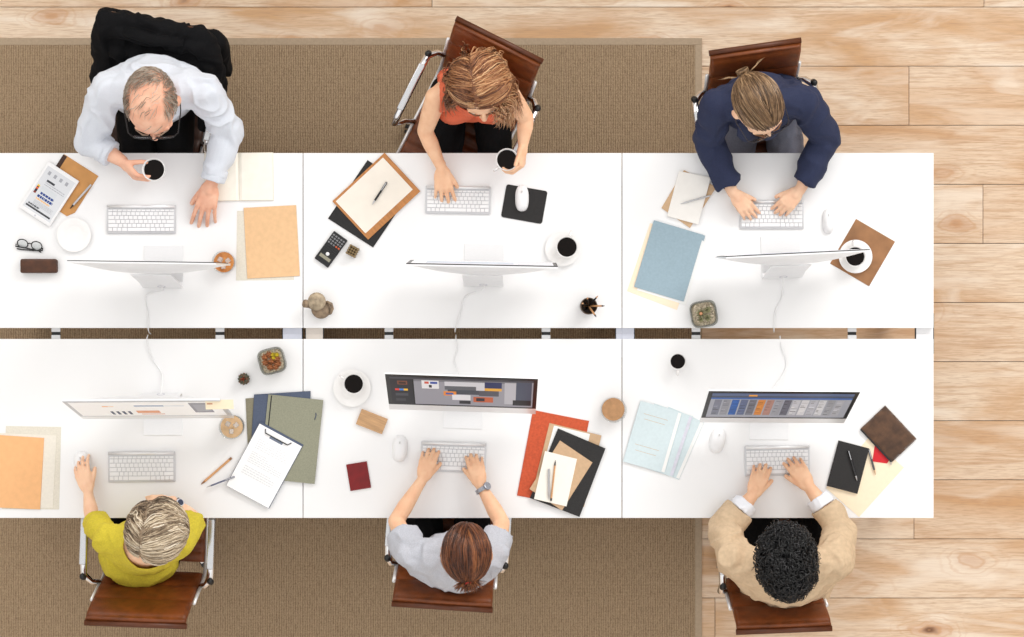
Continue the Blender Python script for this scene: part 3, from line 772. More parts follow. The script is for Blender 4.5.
for j in range(4):
    for i in range(5):
        MB().box((-w * .36 + i * w * .18, h * .40 - j * h * .085, .013), (w * .12, h * .05, .004), bev=.0008).build('key', ko if (j == 3 and i >= 3) else kk, t)
for j in range(3):
    for i in range(6): MB().box((-w * .37 + i * w * .148, h * .06 - j * h * .07, .0125), (w * .085, h * .03, .003), bev=.0006).build('function_key', M_black, t)
MB().lathe([(0, 0), (w * .12, 0), (w * .1, .003), (0, .003)], c=(-w * 0, -h * .17, .0118), seg=20).build('cursor_pad', M_wplast, t, True)
MB().box((0, -h * .30, .0122), (w * .74, h * .10, .0012)).build('display', mat('calculator_lcd', srgb(150, 146, 128), .2), t)
# woven cube
c = W(352.5, 251, D + .03); t = MB()
for i in range(4):
    for j in range(4):
        for k in range(4): t.box(((i - 1.5) * .0108, (j - 1.5) * .0108, .0056 + k * .0108), (.0106, .0106, .0106), bev=.003, seg=1)
o = t.build('magnet_cube', mat('antique_brass', srgb(168, 146, 110), .35, .6, vary=.3, scale=300)); o.location = (c.x, c.y, D); o.rotation_euler.z = rad(-28)
tag(o, 'small brass coloured magnet cube beside the black calculator', 'cube')
# clay teapot
c = W(320, 306, D + .03); t = thing('teapot', 'small brown clay teapot standing on the desk joint', 'teapot', (c.x, c.y, D), 0)
clay = mat('rough_clay', srgb(158, 136, 112), .75, vary=.3, scale=45, bump=.5, bscale=90)
MB().lathe([(0, 0), (.022, 0), (.034, .01), (.040, .028), (.036, .045), (.022, .055), (0, .057)], c=(.004, -.012, 0), seg=28).build('body', clay, t, True)
MB().lathe([(0, .05), (.026, .052), (.036, .058), (.037, .064), (.028, .072), (.018, .074), (.016, .078), (.008, .084), (0, .085)], c=(-.010, .018, 0), seg=28).build('lid', mat('pale_clay', srgb(186, 168, 142), .7, vary=.25, scale=60, bump=.4, bscale=90), t, True)
m = MB(); m.tube([(-.02, .0, .03), (-.045, .006, .042), (-.058, .010, .058)], [.016, .014, .017], 12); m.build('spout', clay, t, True)
MB().tube([(.030, .016, .05), (.048, .008, .056), (.052, -.010, .046), (.044, -.028, .034), (.026, -.034, .028)], .0065, 10).build('handle', clay, t, True)
# mouse pad
t, w, h = quad_thing('mouse_pad', 'black mouse pad under a white mouse', 'mouse pad', [(503, 184), (544, 191), (545.5, 224.5), (504.5, 217)], 0)
MB().prism([(sx * (w / 2 - .010) + .010 * math.cos(rad(a0 + a)), sy * (h / 2 - .010) + .010 * math.sin(rad(a0 + a))) for sx, sy, a0 in ((1, 1, 0), (-1, 1, 90), (-1, -1, 180), (1, -1, 270)) for a in (0, 18, 36, 54, 72, 90)], 0, .003).build('surface', mat('black_rubber', (.012, .010, .010, 1), .55, vary=.2), t)
t.name = 'mouse_pad'
mouse('white computer mouse on the black mouse pad', (522, 198), .056, .108, 0, .003)
saucer('white saucer under the full cup right of the orange top\'s computer', (562.5, 249), 0, .070)
cup('full white coffee cup on a saucer right of the orange top\'s computer', (567, 247), .0045, .044, .06, handle=75, level=.05)
# pen holder
c = W(589, 306, D + .08); t = thing('pen_holder', 'round dark pen holder on the top centre desk', 'pen holder', (c.x, c.y, D), 0)
MB().lathe([(0, 0), (.034, 0), (.034, .085), (.031, .085), (.030, .006), (0, .006)], seg=32).build('pot', mat('dark_walnut', srgb(92, 70, 52), .5, vary=.2, scale=30), t, auto=40)
for i, (dx, dy, mm, ln) in enumerate([(.045, .055, M_black, .15), (-.012, .040, M_black, .14), (.035, -.060, M_pencil, .15), (.070, .000, M_pencil, .13), (-.03, .01, M_black, .12)]):
    a = V((-dx * .25, -dy * .25, .007)); b = a + V((dx, dy, ln)).normalized() * .165
    o = thing('pencil', ['black pencil leaning far to the upper right in the pen holder', 'black pencil standing almost upright at the back of the pen holder', 'wooden pencil leaning towards the gap in the pen holder', 'wooden pencil leaning right in the pen holder', 'short black pencil at the left in the pen holder'][i], 'pencil', (c.x, c.y, D), 0, 'pencils in the pen holder')
    d = (b - a).normalized()
    MB().tube([a + d * .0, b - d * .02], .0037, 6).build('shaft', mm, o)
    MB().tube([b - d * .02, b], [.0037, .0006], 6).build('point', M_pencil if mm is M_black else M_black, o)

# ---- top right desk
sheet('notebook', 'kraft notebook under the white notepad on the top right desk', 'notebook', [(684, 170), (716.5, 187), (690, 228), (661.5, 208)], 0, .005, M_kraft2, bev=.001)
sheet('notepad', 'white notepad with a grey pen, on the top right desk', 'notepad', [(679, 171), (711, 177.5), (698, 224.5), (667, 216)], .005, .006, mat('offwhite_paper', srgb(238, 235, 230), .8, vary=.02, scale=40), bev=.0008)
pen('grey pen lying across the white notepad on the top right desk', (710.5, 195.5), (680, 204), .0115, M_silver, r=.0035)
sheet('paper_sheet', 'cream paper under the blue grey folder', 'paper', [(650, 223), (700, 240), (677, 310), (627, 291)], 0, .0015, mat('peach_cream_paper', srgb(246, 226, 200), .8, vary=.02), bev=0)
sheet('paper_sheet', 'white paper edge showing beneath the blue grey folder', 'paper', [(655, 222.5), (705.5, 238), (686, 305), (637, 290)], .0015, .0015, M_paper)
t, w, h = quad_thing('folder', 'blue grey folder on white and cream paper', 'folder', [(654, 220.5), (703, 234.5), (684, 302), (634, 286.5)], .003)
bluem = mat('blue_grey_card', srgb(150, 172, 184), .7, vary=.05, scale=120, bump=.05)
MB().box((0, 0, .002), (w, h, .004), bev=.001).build('cover', bluem, t)
MB().box((w / 2 + .002, h / 2 - .012, .002), (.012, .022, .003), bev=.001).build('tab', bluem, t)
# planters
def planter(label, cpx, size, ang, h, kind):
    c = W(cpx[0], cpx[1], D + h); t = thing('potted_succulent', label, 'plant', (c.x, c.y, D), rad(ang))
    s = size / 2
    def sq(r, z, n=9):
        out = []
        for k in range(n * 4):
            a = 2 * PI * k / (n * 4) + PI / 4; x, y = math.cos(a), math.sin(a); q = (abs(x) ** 4 + abs(y) ** 4) ** -.25
            out.append((x * q * r, y * q * r, z))
        return out
    m = MB(); prof = [(s * .82, 0), (s * .95, h * .1), (s, h * .6), (s, h), (s - .003, h + .001), (s - .006, h), (s - .006, h * .25)]
    rings = [[m.bm.verts.new(p) for p in sq(r, z)] for r, z in prof]
    for a, b in zip(rings, rings[1:]):
        for k in range(len(a)): m.bm.faces.new((a[k], a[(k + 1) % len(a)], b[(k + 1) % len(a)], b[k]))
    m.bm.faces.new(rings[0]); m.bm.faces.new(rings[-1])
    gl = _m.get('smoky_glass') or _m.setdefault('smoky_glass', glass('smoky_glass', (.62, .62, .58, 1))); m.build('pot', gl, t, auto=50)
    rr = random.Random(int(cpx[0])); peb = MB()
    for k in range(150):
        x, y = rr.uniform(-1, 1) * (s - .012), rr.uniform(-1, 1) * (s - .012)
        if (abs(x) ** 4 + abs(y) ** 4) ** .25 > s - .011: continue
        r = rr.uniform(.0025, .0055); peb.sph((x, y, h * .78 + rr.uniform(0, .004)), r, 6, 5)
    peb.prism([(p[0], p[1]) for p in sq(s - .008, 0)], h * .2, h * .78)
    g = peb.build('gravel', mat('mixed_pebbles', srgb(236, 224, 202), .7, vary=.4, scale=120, col2=srgb(150, 134, 110)), t, True); g['kind'] = 'stuff'
    if kind == 'cactus':
        gm = mat('grey_green_succulent', srgb(168, 166, 126), .5, vary=.3, scale=60); L = MB()
        for cx_, cy_, n, R in ((-.012, .004, 9, .022), (.018, .014, 7, .016), (.012, -.018, 7, .016), (-.016, -.020, 6, .013)):
            for k in range(n):
                a = 2 * PI * k / n; L.tube([(cx_, cy_, h * .8), (cx_ + R * .6 * math.cos(a), cy_ + R * .6 * math.sin(a), h * .8 + .010), (cx_ + R * math.cos(a), cy_ + R * math.sin(a), h * .8 + .020)], [.003, .004, .0008], 5)
        L.build('succulent', gm, t, True)
        MB().sph((-.012, .004, h * .8 + .014), .007).build('bud', mat('peach_bud', srgb(222, 160, 120), .5), t, True)
    else:
        for (nm, col, pts, R) in (('brown_rosette', srgb(176, 108, 62), [(-.022, .022), (-.004, .028), (-.026, .0), (.0, .0), (-.012, -.022), (.022, -.016), (.010, -.026), (.024, .002)], .013), ('yellow_rosette', srgb(226, 200, 40), [(.012, .022), (.026, .018), (.012, .010)], .010)):
            for (cx_, cy_) in pts:
                L = MB()
                for ring, (n, rr_, zz) in enumerate(((7, R, .006), (5, R * .6, .012), (3, R * .3, .016))):
                    for k in range(n):
                        a = 2 * PI * k / n + ring * .5; e = V((math.cos(a), math.sin(a), 0))
                        L.ell(V((cx_, cy_, h * .82 + zz)) + e * rr_ * .7, e * R * .45 + V((0, 0, .004)), V((-e.y, e.x, 0)) * R * .32, V((0, 0, R * .22)), 8, 6)
                L.build('rosette', mat(nm, col, .5, vary=.3, scale=90), t, True)
    return t
planter('square glass pot of grey green succulents and pebbles, top right desk', (704, 314), .108, 10, .06, 'cactus')
planter('square glass pot of brown and yellow succulents beside the gap', (271.5, 361), .106, 15, .07, 'rosettes')
c = W(243.5, 379, D + .03); t = thing('ornament_ball', 'small round orange speckled cactus ball beside the square succulent pot', 'plant', (c.x, c.y, D)); t.name = 'ball_cactus'
m = MB()
for k in range(12):
    a = 2 * PI * k / 12; e = V((math.cos(a), math.sin(a), 0)); m.ell(V((0, 0, .02)) + e * .012, e * .014, V((-e.y, e.x, 0)) * .007, V((0, 0, .019)), 8, 8)
m.build('body', mat('cactus_body', srgb(92, 92, 72), .6, vary=.3, scale=150), t, True)
m = MB(); rr = random.Random(4)
for k in range(70):
    a = rr.uniform(0, 2 * PI); b = rr.uniform(.0, 1.3); d = V((math.cos(a) * math.sin(b), math.sin(a) * math.sin(b), math.cos(b))); m.tube([V((0, 0, .018)) + d * .018, V((0, 0, .018)) + d * .027], [.0016, .0006], 4)
m.build('spines', mat('orange_spines', srgb(196, 96, 62), .6, vary=.3, scale=200), t)
t, w, h = quad_thing('table_mat', 'brown leather mat under the cup on the top right desk', 'mat', [(855, 218.5), (894, 241), (870, 287), (831, 264)], 0)
MB().box((0, 0, .001), (w, h, .002), bev=.0004).build('leather', mat('mat_leather', srgb(166, 118, 78), .6, vary=.2, scale=12, bump=.15, bscale=250), t)
saucer('white saucer on the brown leather mat', (855.5, 256.5), .002, .068)
cup('full white cup on the brown leather mat', (855.5, 256.5), .0065, .042, .055, handle=95, level=.046)
mouse('white mouse right of the navy blazer\'s keyboard', (829, 221), .046, .10, 2)

# ---- bottom left desk
sheet('paper_sheet', 'lowest speckled beige sheet at the left edge of the bottom left desk', 'paper', [(6, 426), (61, 427), (59, 509.5), (2, 509)], 0, .0015, M_grey)
sheet('paper_sheet', 'second beige sheet under the kraft folder at the left edge', 'paper', [(-4, 433), (56.5, 435.5), (53, 508), (-6, 507)], .0015, .0015, mat('light_beige_paper', srgb(232, 226, 214), .85, vary=.03, scale=100))
sheet('folder', 'orange kraft folder cut off by the left edge of the photo', 'folder', [(-10, 434.5), (44, 438), (40, 509.5), (-14, 507)], .003, .003, mat('apricot_card', srgb(238, 182, 128), .75, vary=.04, scale=40), bev=.0008)
mouse('white mouse under the hand of the person in yellow', (81, 464), .066, .10, 8)
t, w, h = quad_thing('sticky_note', 'cream sticky note stuck on the edge of the white screen', 'sticky note', [(206, 400.5), (234, 398.5), (233, 410), (205, 409)], .455)
MB().box((0, 0, 0), (w, h, .0006)).build('note', mat('cream_note', srgb(245, 230, 200), .8, vary=.02), t)
t.rotation_euler.x = rad(18); t.rotation_euler.y = 0
MB().box((-w * .35, h * .1, .0004), (.022, .006, .0005)).build('mark', mat('faded_orange_ink', srgb(212, 160, 128), .8), t)
tumbler('glass of milky coffee beside the grey green folders', (231, 427), .050, .085, coffm, .062, ice=True)
olive = mat('olive_grey_cloth', srgb(150, 150, 130), .8, vary=.1, scale=200, bump=.2); olive2 = mat('dark_olive_cloth', srgb(140, 134, 112), .8, vary=.1, scale=200, bump=.2)
navy = mat('slate_navy_cloth', srgb(84, 94, 116), .75, vary=.1, scale=200, bump=.2)
sheet('folder', 'lowest brown olive folder sticking out left of the pile', 'folder', [(245.5, 398.5), (298, 394), (300, 470), (249, 472)], 0, .004, olive2, bev=.001)
sheet('folder', 'slate navy folder between the two olive folders', 'folder', [(254, 394.5), (310.5, 391), (309, 462), (250, 462)], .004, .004, navy, bev=.001)
t, w, h = quad_thing('folder', 'large grey green folder on top of the navy one', 'folder', [(269, 394.5), (324, 400), (314, 484), (259, 478)], .008)
MB().box((0, 0, .002), (w, h, .004), bev=.001).build('cover', olive, t)
MB().box((-w / 2 + .014, 0, .0044), (.004, h * .98, .0012)).build('binding', M_black, t)
MB().tube([(w * .38, h * .26, .005), (w * .40, h * .31, .005), (w * .39, h * .34, .005)], .002, 6).build('closure', navy, t, True)
t, w, h = quad_thing('clipboard', 'clipboard holding a printed white letter, on the green folders', 'clipboard', [(261.5, 423), (302.5, 446), (269, 508), (225, 485)], .012)
MB().box((0, .002, .0015), (w + .003, h + .006, .003), bev=.0008).build('board', navy, t)
printed('letter', w - .001, h - .004, [(.32, .88, .62, .915, (120, 130, 150))] + text_lines(.14, .66, .9, .82, 5, (222, 223, 226), 21) + text_lines(.14, .44, .9, .62, 6, (222, 223, 226), 22) + text_lines(.14, .26, .85, .40, 4, (222, 223, 226), 23), srgb(246, 246, 247), M_print, t, Matrix.Translation((-w / 2, -h / 2, .0036)))
MB().tube([(-w * .34, h * .46, .006), (-w * .30, h * .41, .008), (w * .22, h * .41, .008), (w * .27, h * .46, .006)], .0022, 6).build('clip', M_black, t, True)
pen('wooden pencil left of the printed letter', (231.5, 458), (201, 484.5), 0, M_pencil, r=.0048, name='pencil', cat='pencil', clip=False, tipm=mat('pencil_tip', srgb(150, 104, 66), .6))
pen('blue grey pen crossing the corner of the printed letter', (235, 476.5), (206, 487.5), .0155, mat('blue_grey_pen', srgb(110, 114, 138), .3, .4), r=.0035)

# ---- bottom centre desk
saucer('white saucer under the cup left of the photo editing screen', (352, 388), 0, .076)
cup('full white cup left of the photo editing screen', (353.5, 384), .0045, .042, .065, handle=150, level=.055)
t, w, h = quad_thing('wooden_block', 'flat oblong pale wooden block', 'block', [(362, 408.5), (387.5, 419), (382.5, 434), (356, 424)], 0)
MB().box((0, 0, .007), (w, h, .014), bev=.001).build('block', M_wood, t)
t, w, h = quad_thing('booklet', 'small dark red booklet lying closed', 'booklet', [(346.5, 464.5), (367, 461.2), (371, 487.5), (350.3, 491)], 0)
redm = mat('dark_red_leatherette', srgb(128, 12, 18), .5, vary=.15, scale=30)
MB().box((.0, 0, .003), (w - .003, h - .003, .004)).build('pages', M_cream, t)
MB().box((0, 0, .0058), (w, h, .0016), bev=.0006).build('front_cover', redm, t)
MB().box((0, 0, .0006), (w, h, .0012), bev=.0003).build('back_cover', redm, t)
mouse('white mouse left of the grey tee\'s keyboard', (399.5, 449), .062, .108, -3)
orange = mat('red_orange_cloth', srgb(206, 88, 52), .75, vary=.12, scale=120, bump=.2)
blk = mat('black_cloth_cover', srgb(40, 38, 38), .65, vary=.2, scale=200, bump=.2)
sheet('folder', 'red orange folder at the bottom of the pile', 'folder', [(533, 410), (589, 421), (573, 506), (517, 495.5)], 0, .004, orange, bev=.001)
sheet('folder', 'brown kraft folder lying on the red orange folder', 'folder', [(549.5, 423), (601.5, 435.5), (584, 507), (532, 494)], .004, .003, M_kraft2, bev=.0008)
sheet('paper_sheet', 'white paper peeking out between kraft and black folders', 'paper', [(554, 425.5), (590, 434), (575, 500), (537, 488)], .007, .001, M_paper)
sheet('notebook', 'large black notebook on top of the kraft folder', 'notebook', [(558, 428.5), (605.5, 448.5), (579.5, 517), (530, 498)], .008, .007, blk, bev=.0015)
sheet('envelope', 'small kraft envelope turned on top of the black notebook', 'envelope', [(560, 440.5), (592.5, 462.5), (562, 510.5), (529.5, 489)], .015, .0015, M_kraft2)
sheet('notepad', 'white notepad on top of the pile, holding pen and pencil', 'notepad', [(545, 451), (577, 459), (566.5, 506.5), (534, 499)], .0165, .005, mat('ivory_paper', srgb(244, 240, 230), .8, vary=.02), bev=.0006)
pen('silver pen on the white notepad of the pile', (549, 468.5), (549, 499.5), .0215, M_silver, r=.0045)
pen('wooden pencil on the white notepad of the pile', (551, 500.5), (555.5, 460), .0215, M_pencil, r=.0035, name='pencil', cat='pencil', clip=False, tipm=M_black)
tumbler('glass of brown iced tea beside the pale blue papers', (614, 410), .052, .11, mat('brown_tea', srgb(200, 150, 104), .05, vary=.15, scale=40), .05)

# ---- bottom right desk
pb = mat('pale_blue_card', srgb(206, 220, 224), .8, vary=.03, scale=80); pb2 = mat('pale_lilac_strip', srgb(214, 214, 226), .8)
for i, (q, lab) in enumerate([([(664, 405), (704, 422), (679, 480), (648, 466)], 'rightmost pale blue folder of the three, lowest'), ([(652, 403.5), (694, 416), (672, 477.5), (636, 464)], 'middle pale blue folder of the three'), ([(640, 401), (681.5, 412), (665, 474), (623.5, 461)], 'leftmost pale blue folder of the three, topmost')]):
    t, w, h = quad_thing('folder', lab, 'folder', q, .003 * i, 'pale blue folders')
    MB().box((0, 0, .0015), (w, h, .003), bev=.0008).build('cover', pb, t)
    MB().box((w / 2 - .008, 0, .0031), (.013, h * .97, .0008)).build('edge_strip', pb2 if i % 2 else M_paper, t)
    for k, vy in enumerate((.32, .24, -.18, -.27)): MB().box((-.01, h * vy, .0031), (w * (.5 if k % 2 else .58), .0014, .0004)).build('printed_line', M_kraft2, t)
cup('small full white cup near the gap on the bottom right desk', (678, 361.5), 0, .034, .055, handle=-90, level=.046)
mouse('white mouse left of the beige jacket\'s keyboard', (718, 441), .064, .104, -12)
sheet('envelope', 'cream envelope under the black notebook and the pouch', 'envelope', [(869, 437), (904, 467.5), (859, 517), (826, 488)], 0, .0015, mat('buff_envelope', srgb(245, 228, 200), .8, vary=.02), bev=0)
t, w, h = quad_thing('notebook', 'closed black notebook with a black pen on it', 'notebook', [(838.5, 440.5), (868, 448), (858, 494), (826.5, 485.5)], .0015)
MB().box((0, 0, .005), (w - .004, h - .004, .006)).build('pages', M_cream, t)
MB().box((0, 0, .0088), (w, h, .0018), bev=.0007).build('front_cover', blk, t)
MB().box((0, 0, .001), (w, h, .0018), bev=.0007).build('back_cover', blk, t)
pen('black pen lying on the closed black notebook', (848, 450), (857, 481), .0115, mat('gloss_black_pen', (.02, .02, .022, 1), .15), r=.0048)
pen('grey pen between the black notebook and the red card', (868.5, 449), (875.5, 475), .0035, mat('gunmetal_pen', (.12, .12, .13, 1), .25, .5), r=.004, tipm=M_kraft2)
sheet('card', 'bright red card sticking out of the brown pouch', 'card', [(876, 436), (896, 450), (887, 463.5), (872.5, 461.5)], .0015, .0015, mat('bright_red_card', srgb(206, 22, 36), .5, vary=.04))
t, w, h = quad_thing('pouch', 'dark brown suede zip pouch at the right of the desk', 'pouch', [(883.5, 404), (916, 438.5), (892, 462.5), (861.5, 430)], .0035)
pm = mat('brown_suede', srgb(96, 66, 44), .7, vary=.3, scale=30, bump=.5, bscale=90, col2=srgb(62, 40, 26), sheen=.3)
m = MB(); n = 16; g = []
for j in range(n + 1):
    row = []
    for i in range(n + 1):
        u, v = i / n * 2 - 1, j / n * 2 - 1
        b = (max(0, (1 - u * u) * (1 - v * v))) ** .45
        row.append((u * w / 2, v * h / 2, b))
    g.append(row)
for sgn in (1, -1):
    vs = [[m.bm.verts.new((x, y, .006 + (sgn * .011 * b if sgn > 0 else -.006 * min(1, b * 3)) + (.0018 * noise.noise(V((x * 40, y * 40, 0))) if sgn > 0 else 0))) for x, y, b in row] for row in g]
    for j in range(n):
        for i in range(n): m.bm.faces.new((vs[j][i], vs[j][i + 1], vs[j + 1][i + 1], vs[j + 1][i]))
bmesh.ops.remove_doubles(m.bm, verts=m.bm.verts[:], dist=.0003)
m.build('body', pm, t, True)
MB().box((0, -h / 2 - .001, .006), (w * .98, .007, .004), bev=.001).build('zip', M_black, t)
MB().tube([(w / 2 - .004, -h / 2 - .002, .008), (w / 2 + .006, -h / 2 - .010, .004)], [.003, .002], 6).build('zip_pull', M_silver, t)
# ------------------------------------------------------------------ people
def skin_mat(name, col, col2): return mat(name, col, .5, vary=.1, scale=22, col2=col2, bump=.12, bscale=260, sss=.05)
Zv = V((0, 0, 1))

def hand(m, wr, d, n, right, curl=(18, 22, 14), spread=7, k=1., thumb=None, thumb_curl=(10, 15), lift=0.):
    d = V(d).normalized(); n = (V(n) - d * V(n).dot(d)).normalized(); t = n.cross(d) * (1 if right else -1)
    wr = V(wr)
    m.ell(wr + d * .048 * k, t * .036 * k, d * .050 * k, n * .0145 * k)
    m.cap(wr - d * .012 * k, wr + d * .03 * k, .022 * k, .021 * k)
    F = [(.030, .086, 1.0, .0088), (.0095, .091, 1.1, .0088), (-.011, .087, 1.02, .0084), (-.030, .078, .8, .0074)]
    for i, (o, l, L, r) in enumerate(F):
        kn = wr + d * l * k + t * o * k
        m.cap(wr + d * .02 * k + t * o * .55 * k, kn, .0125 * k, r * 1.18 * k, 10)
        a = rad((1.4, .4, -.6, -1.6)[i] * spread)
        dd = (d * math.cos(a) + t * math.sin(a)).normalized(); nn = n.copy(); p = kn
        ax = dd.cross(nn).normalized(); r0 = r
        for j, seg in enumerate((.044, .028, .021)):
            c = rad(curl[j] + (i - 1.5) * 1.5); R = Matrix.Rotation(-c, 3, ax); dd = R @ dd; nn = R @ nn
            q = p + dd * seg * L * k; r1 = r0 * .92; m.cap(p, q, r0 * k, r1 * k, 10); p = q; r0 = r1
    b = wr + d * .024 * k + t * .022 * k - n * .004 * k
    td = V(thumb).normalized() if thumb else (d * .86 + t * .48 - n * .22).normalized()
    toward = d
    m.cap(wr + d * .008 * k + t * .010 * k, b, .017 * k, .015 * k)
    p = b; r0 = .0125
    for j, seg in enumerate((.030, .026, .021)):
        q = p + td * seg * k; m.cap(p, q, r0 * k, r0 * .9 * k, 10); p = q; r0 *= .9
        td = (td + toward * (.12 + .1 * j) - n * .05).normalized()

def person(spec):
    S = spec; top = S['face'] == 'down'
    fwd0 = V((0, -1 if top else 1, 0))
    P = lambda q: W(q[0], q[1], q[2])
    sR, sL = P(S['shR']), P(S['shL'])          # the person's own right / left
    N, H = P(S['neck']), P(S['hip'])
    right = (sR - sL).normalized(); up = (N - H).normalized(); fw = up.cross(right).normalized()
    right = fw.cross(up).normalized()
    g = S.get('girth', 1.)
    base = V((H.x, H.y, 0))
    T = thing('person', S['label'], 'person', base)
    inv = Matrix.Translation(-base)
    Lt = (N - H).length
    sw = (sR - sL).length
    def torso(m, e=0.):
        c1 = N.lerp(H, .30) + fw * .01; m.ell(c1, right * (sw * .40 + e) * 1., up * (Lt * .36 + e), fw * (.105 * g + e), 24, 16)
        c2 = N.lerp(H, .62) + fw * .02; m.ell(c2, right * (.138 * g + e), up * (Lt * .34 + e), fw * (.11 * g + e), 24, 16)
        if S.get('bust'):
            for s in (-1, 1): m.ell(N.lerp(H, .42) + fw * .085 + right * s * .07, right * (.062 + e), up * (.06 + e), fw * (.05 + e))
        for s, sh in ((1, sR), (-1, sL)):
            m.cap(N.lerp(H, .13) + right * s * .03, sh, .062 * g + e, .050 * g + e)
            m.cap(N.lerp(H, .34) + right * s * sw * .22 , sh - up * .03, .075 * g + e, .048 * g + e)
            m.cap(N + up * .01 + right * s * .01, sh.lerp(N, .35), .045 + e, .045 * g + e)
    def pelvis(m, e=0.):
        m.ell(H + V((0, 0, .0)), right * (.165 * g + e), V((0, 0, 1)) * (.10 + e), fwd0 * (.125 * g + e), 24, 14)
    knees = []
    rt0 = V((-1 if top else 1, 0, 0))
    def legs(m, e=0., lo=1., foot=True):
        for s in (1, -1):
            hj = H + rt0 * s * S.get('legw', .085) + V((0, 0, -.01)); kn = hj + fwd0 * .40 + rt0 * s * (S.get('legw', .085) - .055); kn.z = .52
            an = kn + fwd0 * .02; an.z = .10; an += rt0 * s * .01
            m.cap(hj, kn, .080 * g + e, .056 + e); m.cap(kn, an, .054 + e, (.036 if not lo else .036) + e)
            knees.append((kn, an, s))
            if foot: m.cap(an, an + V((0, 0, -.04)) + fwd0 * .02, .035, .035); m.cap(an + V((0, 0, -.055)) - fwd0 * .02, an + V((0, 0, -.068)) + fwd0 * .14, .033, .024)
    # ---------- body
    B = MB(); torso(B); pelvis(B); legs(B)
    hc = P(S['head']); pitch = rad(S.get('pitch', 40)); yaw = rad(S.get('yaw', 0)); k = S.get('hk', 1.05)
    f0 = Matrix.Rotation(yaw, 3, 'Z') @ fwd0
    f = f0 * math.cos(pitch) - Zv * math.sin(pitch); u = f0 * math.sin(pitch) + Zv * math.cos(pitch); r = f.cross(u)
    roll = rad(S.get('roll', 0)); Rr = Matrix.Rotation(roll, 3, f); u = Rr @ u; r = Rr @ r
    hd = lambda a, b_, c_: hc + (r * a + f * b_ + u * c_) * k
    B.cap(N - up * .02, hd(0, -.02, -.06), .058, .050)
    B.ell(hd(0, -.012, .022), r * .076 * k, f * .097 * k, u * .086 * k, 24, 16)
    B.ell(hd(0, .030, -.035), r * .060 * k, f * .055 * k, u * .074 * k, 20, 14)
    B.ell(hd(0, .046, -.086), r * .040 * k, f * .036 * k, u * .026 * k)
    B.cap(hd(0, .086, .004), hd(0, .108, -.032), .0075 * k, .0105 * k)
    for s in (-1, 1):
        B.sph(hd(s * .010, .098, -.035), .0075 * k)
        B.cap(hd(s * .012, .083, .016), hd(s * .046, .070, .014), .0085 * k, .008 * k)
        B.ell(hd(s * .036, .062, -.030), r * .020 * k, f * .018 * k, u * .018 * k)
        B.ell(hd(s * .078, -.008, -.010), r * .009 * k, f * .017 * k, u * .031 * k)
    B.ell(hd(0, .083, -.060), r * .022 * k, f * .010 * k, u * .0065 * k); B.ell(hd(0, .081, -.069), r * .018 * k, f * .010 * k, u * .007 * k)
    for sd in ('R', 'L'):
        sh, el, wr = P(S['sh' + sd]), P(S['el' + sd]), P(S['wr' + sd])
        ag = S.get('arm', 1.)
        B.cap(sh, sh.lerp(el, .5), .050 * ag, .045 * ag); B.cap(sh.lerp(el, .5), el, .045 * ag, .037 * ag)
        B.cap(el, el.lerp(wr, .35), .037 * ag, .038 * ag); B.cap(el.lerp(wr, .35), wr, .038 * ag, .024 * ag)
        hh = S['hand' + sd]; hand(B, wr, hh['d'], hh.get('n', (0, 0, 1)), sd == 'R', hh.get('curl', (18, 22, 14)), hh.get('spread', 7), hh.get('k', 1.), hh.get('thumb'))
    me = voxel(B, .0042, 3); me.transform(inv)
    body = link('body', me, S['skin'], T, True)
    # eyes, lips, brows
    for s in (-1, 1):
        e = MB().sph(hd(s * .031, .0745, .000) - base, .0115 * k, 12, 8).build('eye', mat('eye_white', srgb(225, 215, 205), .2, vary=.02), T, True)
        MB().sph(hd(s * .031, .0835, -.003) - base, .0045 * k, 8, 6).build('iris', M_black, e, True)
        MB().tube([hd(s * .012, .0925, .018) - base, hd(s * .028, .0905, .0245) - base, hd(s * .050, .0765, .019) - base], [.002, .0034, .0015], 6).build('eyebrow', S['brow'], T, True)
    MB().ell(hd(0, .0915, -.0635) - base, r * .020 * k, f * .0035 * k, u * .008 * k).build('lips', mat('lips', srgb(190, 110, 98), .45, vary=.05), T, True)
    # ---------- garments
    L = S['top_m']; e = S.get('ease', .012); sl = S.get('sleeve', None)
    G = MB(); torso(G, e)
    G.ell(H + up * .03 + V((0, 0, .03)), right * (.165 * g + e), up * (.09 + e), fw * (.12 * g + e), 24, 14)
    ag = S.get('arm', 1.); ends = {}
    for sd in ('R', 'L'):
        sh, el, wr = P(S['sh' + sd]), P(S['el' + sd]), P(S['wr' + sd])
        if not sl: continue
        kind, frac = sl[0], (sl[1] if not isinstance(sl[1], dict) else sl[1][sd])
        if kind == 'upper':
            en = sh.lerp(el, frac); G.cap(sh, en, .050 * ag + e, (.050 - .006 * frac) * ag + e + .006, 20, flatb=True); ends[sd] = (en, (en - sh).normalized(), (.05 - .006 * frac) * ag + e + .006)
        else:
            en = el.lerp(wr, frac); rb = (.040 - .012 * frac) * ag + e + S.get('cuffw', 0)
            G.cap(sh, sh.lerp(el, .5), .052 * ag + e, .047 * ag + e, 20); G.cap(sh.lerp(el, .5), el, .047 * ag + e, .042 * ag + e, 20)
            G.cap(el, en, .042 * ag + e, rb, 20, flatb=True); ends[sd] = (en, (en - el).normalized(), rb)
    nr = S.get('neckr', .085); nc = P(S['neckc']) if 'neckc' in S else N + up * .03 + fw * .015
    vcut = S.get('vneck')
    noarm = not sl
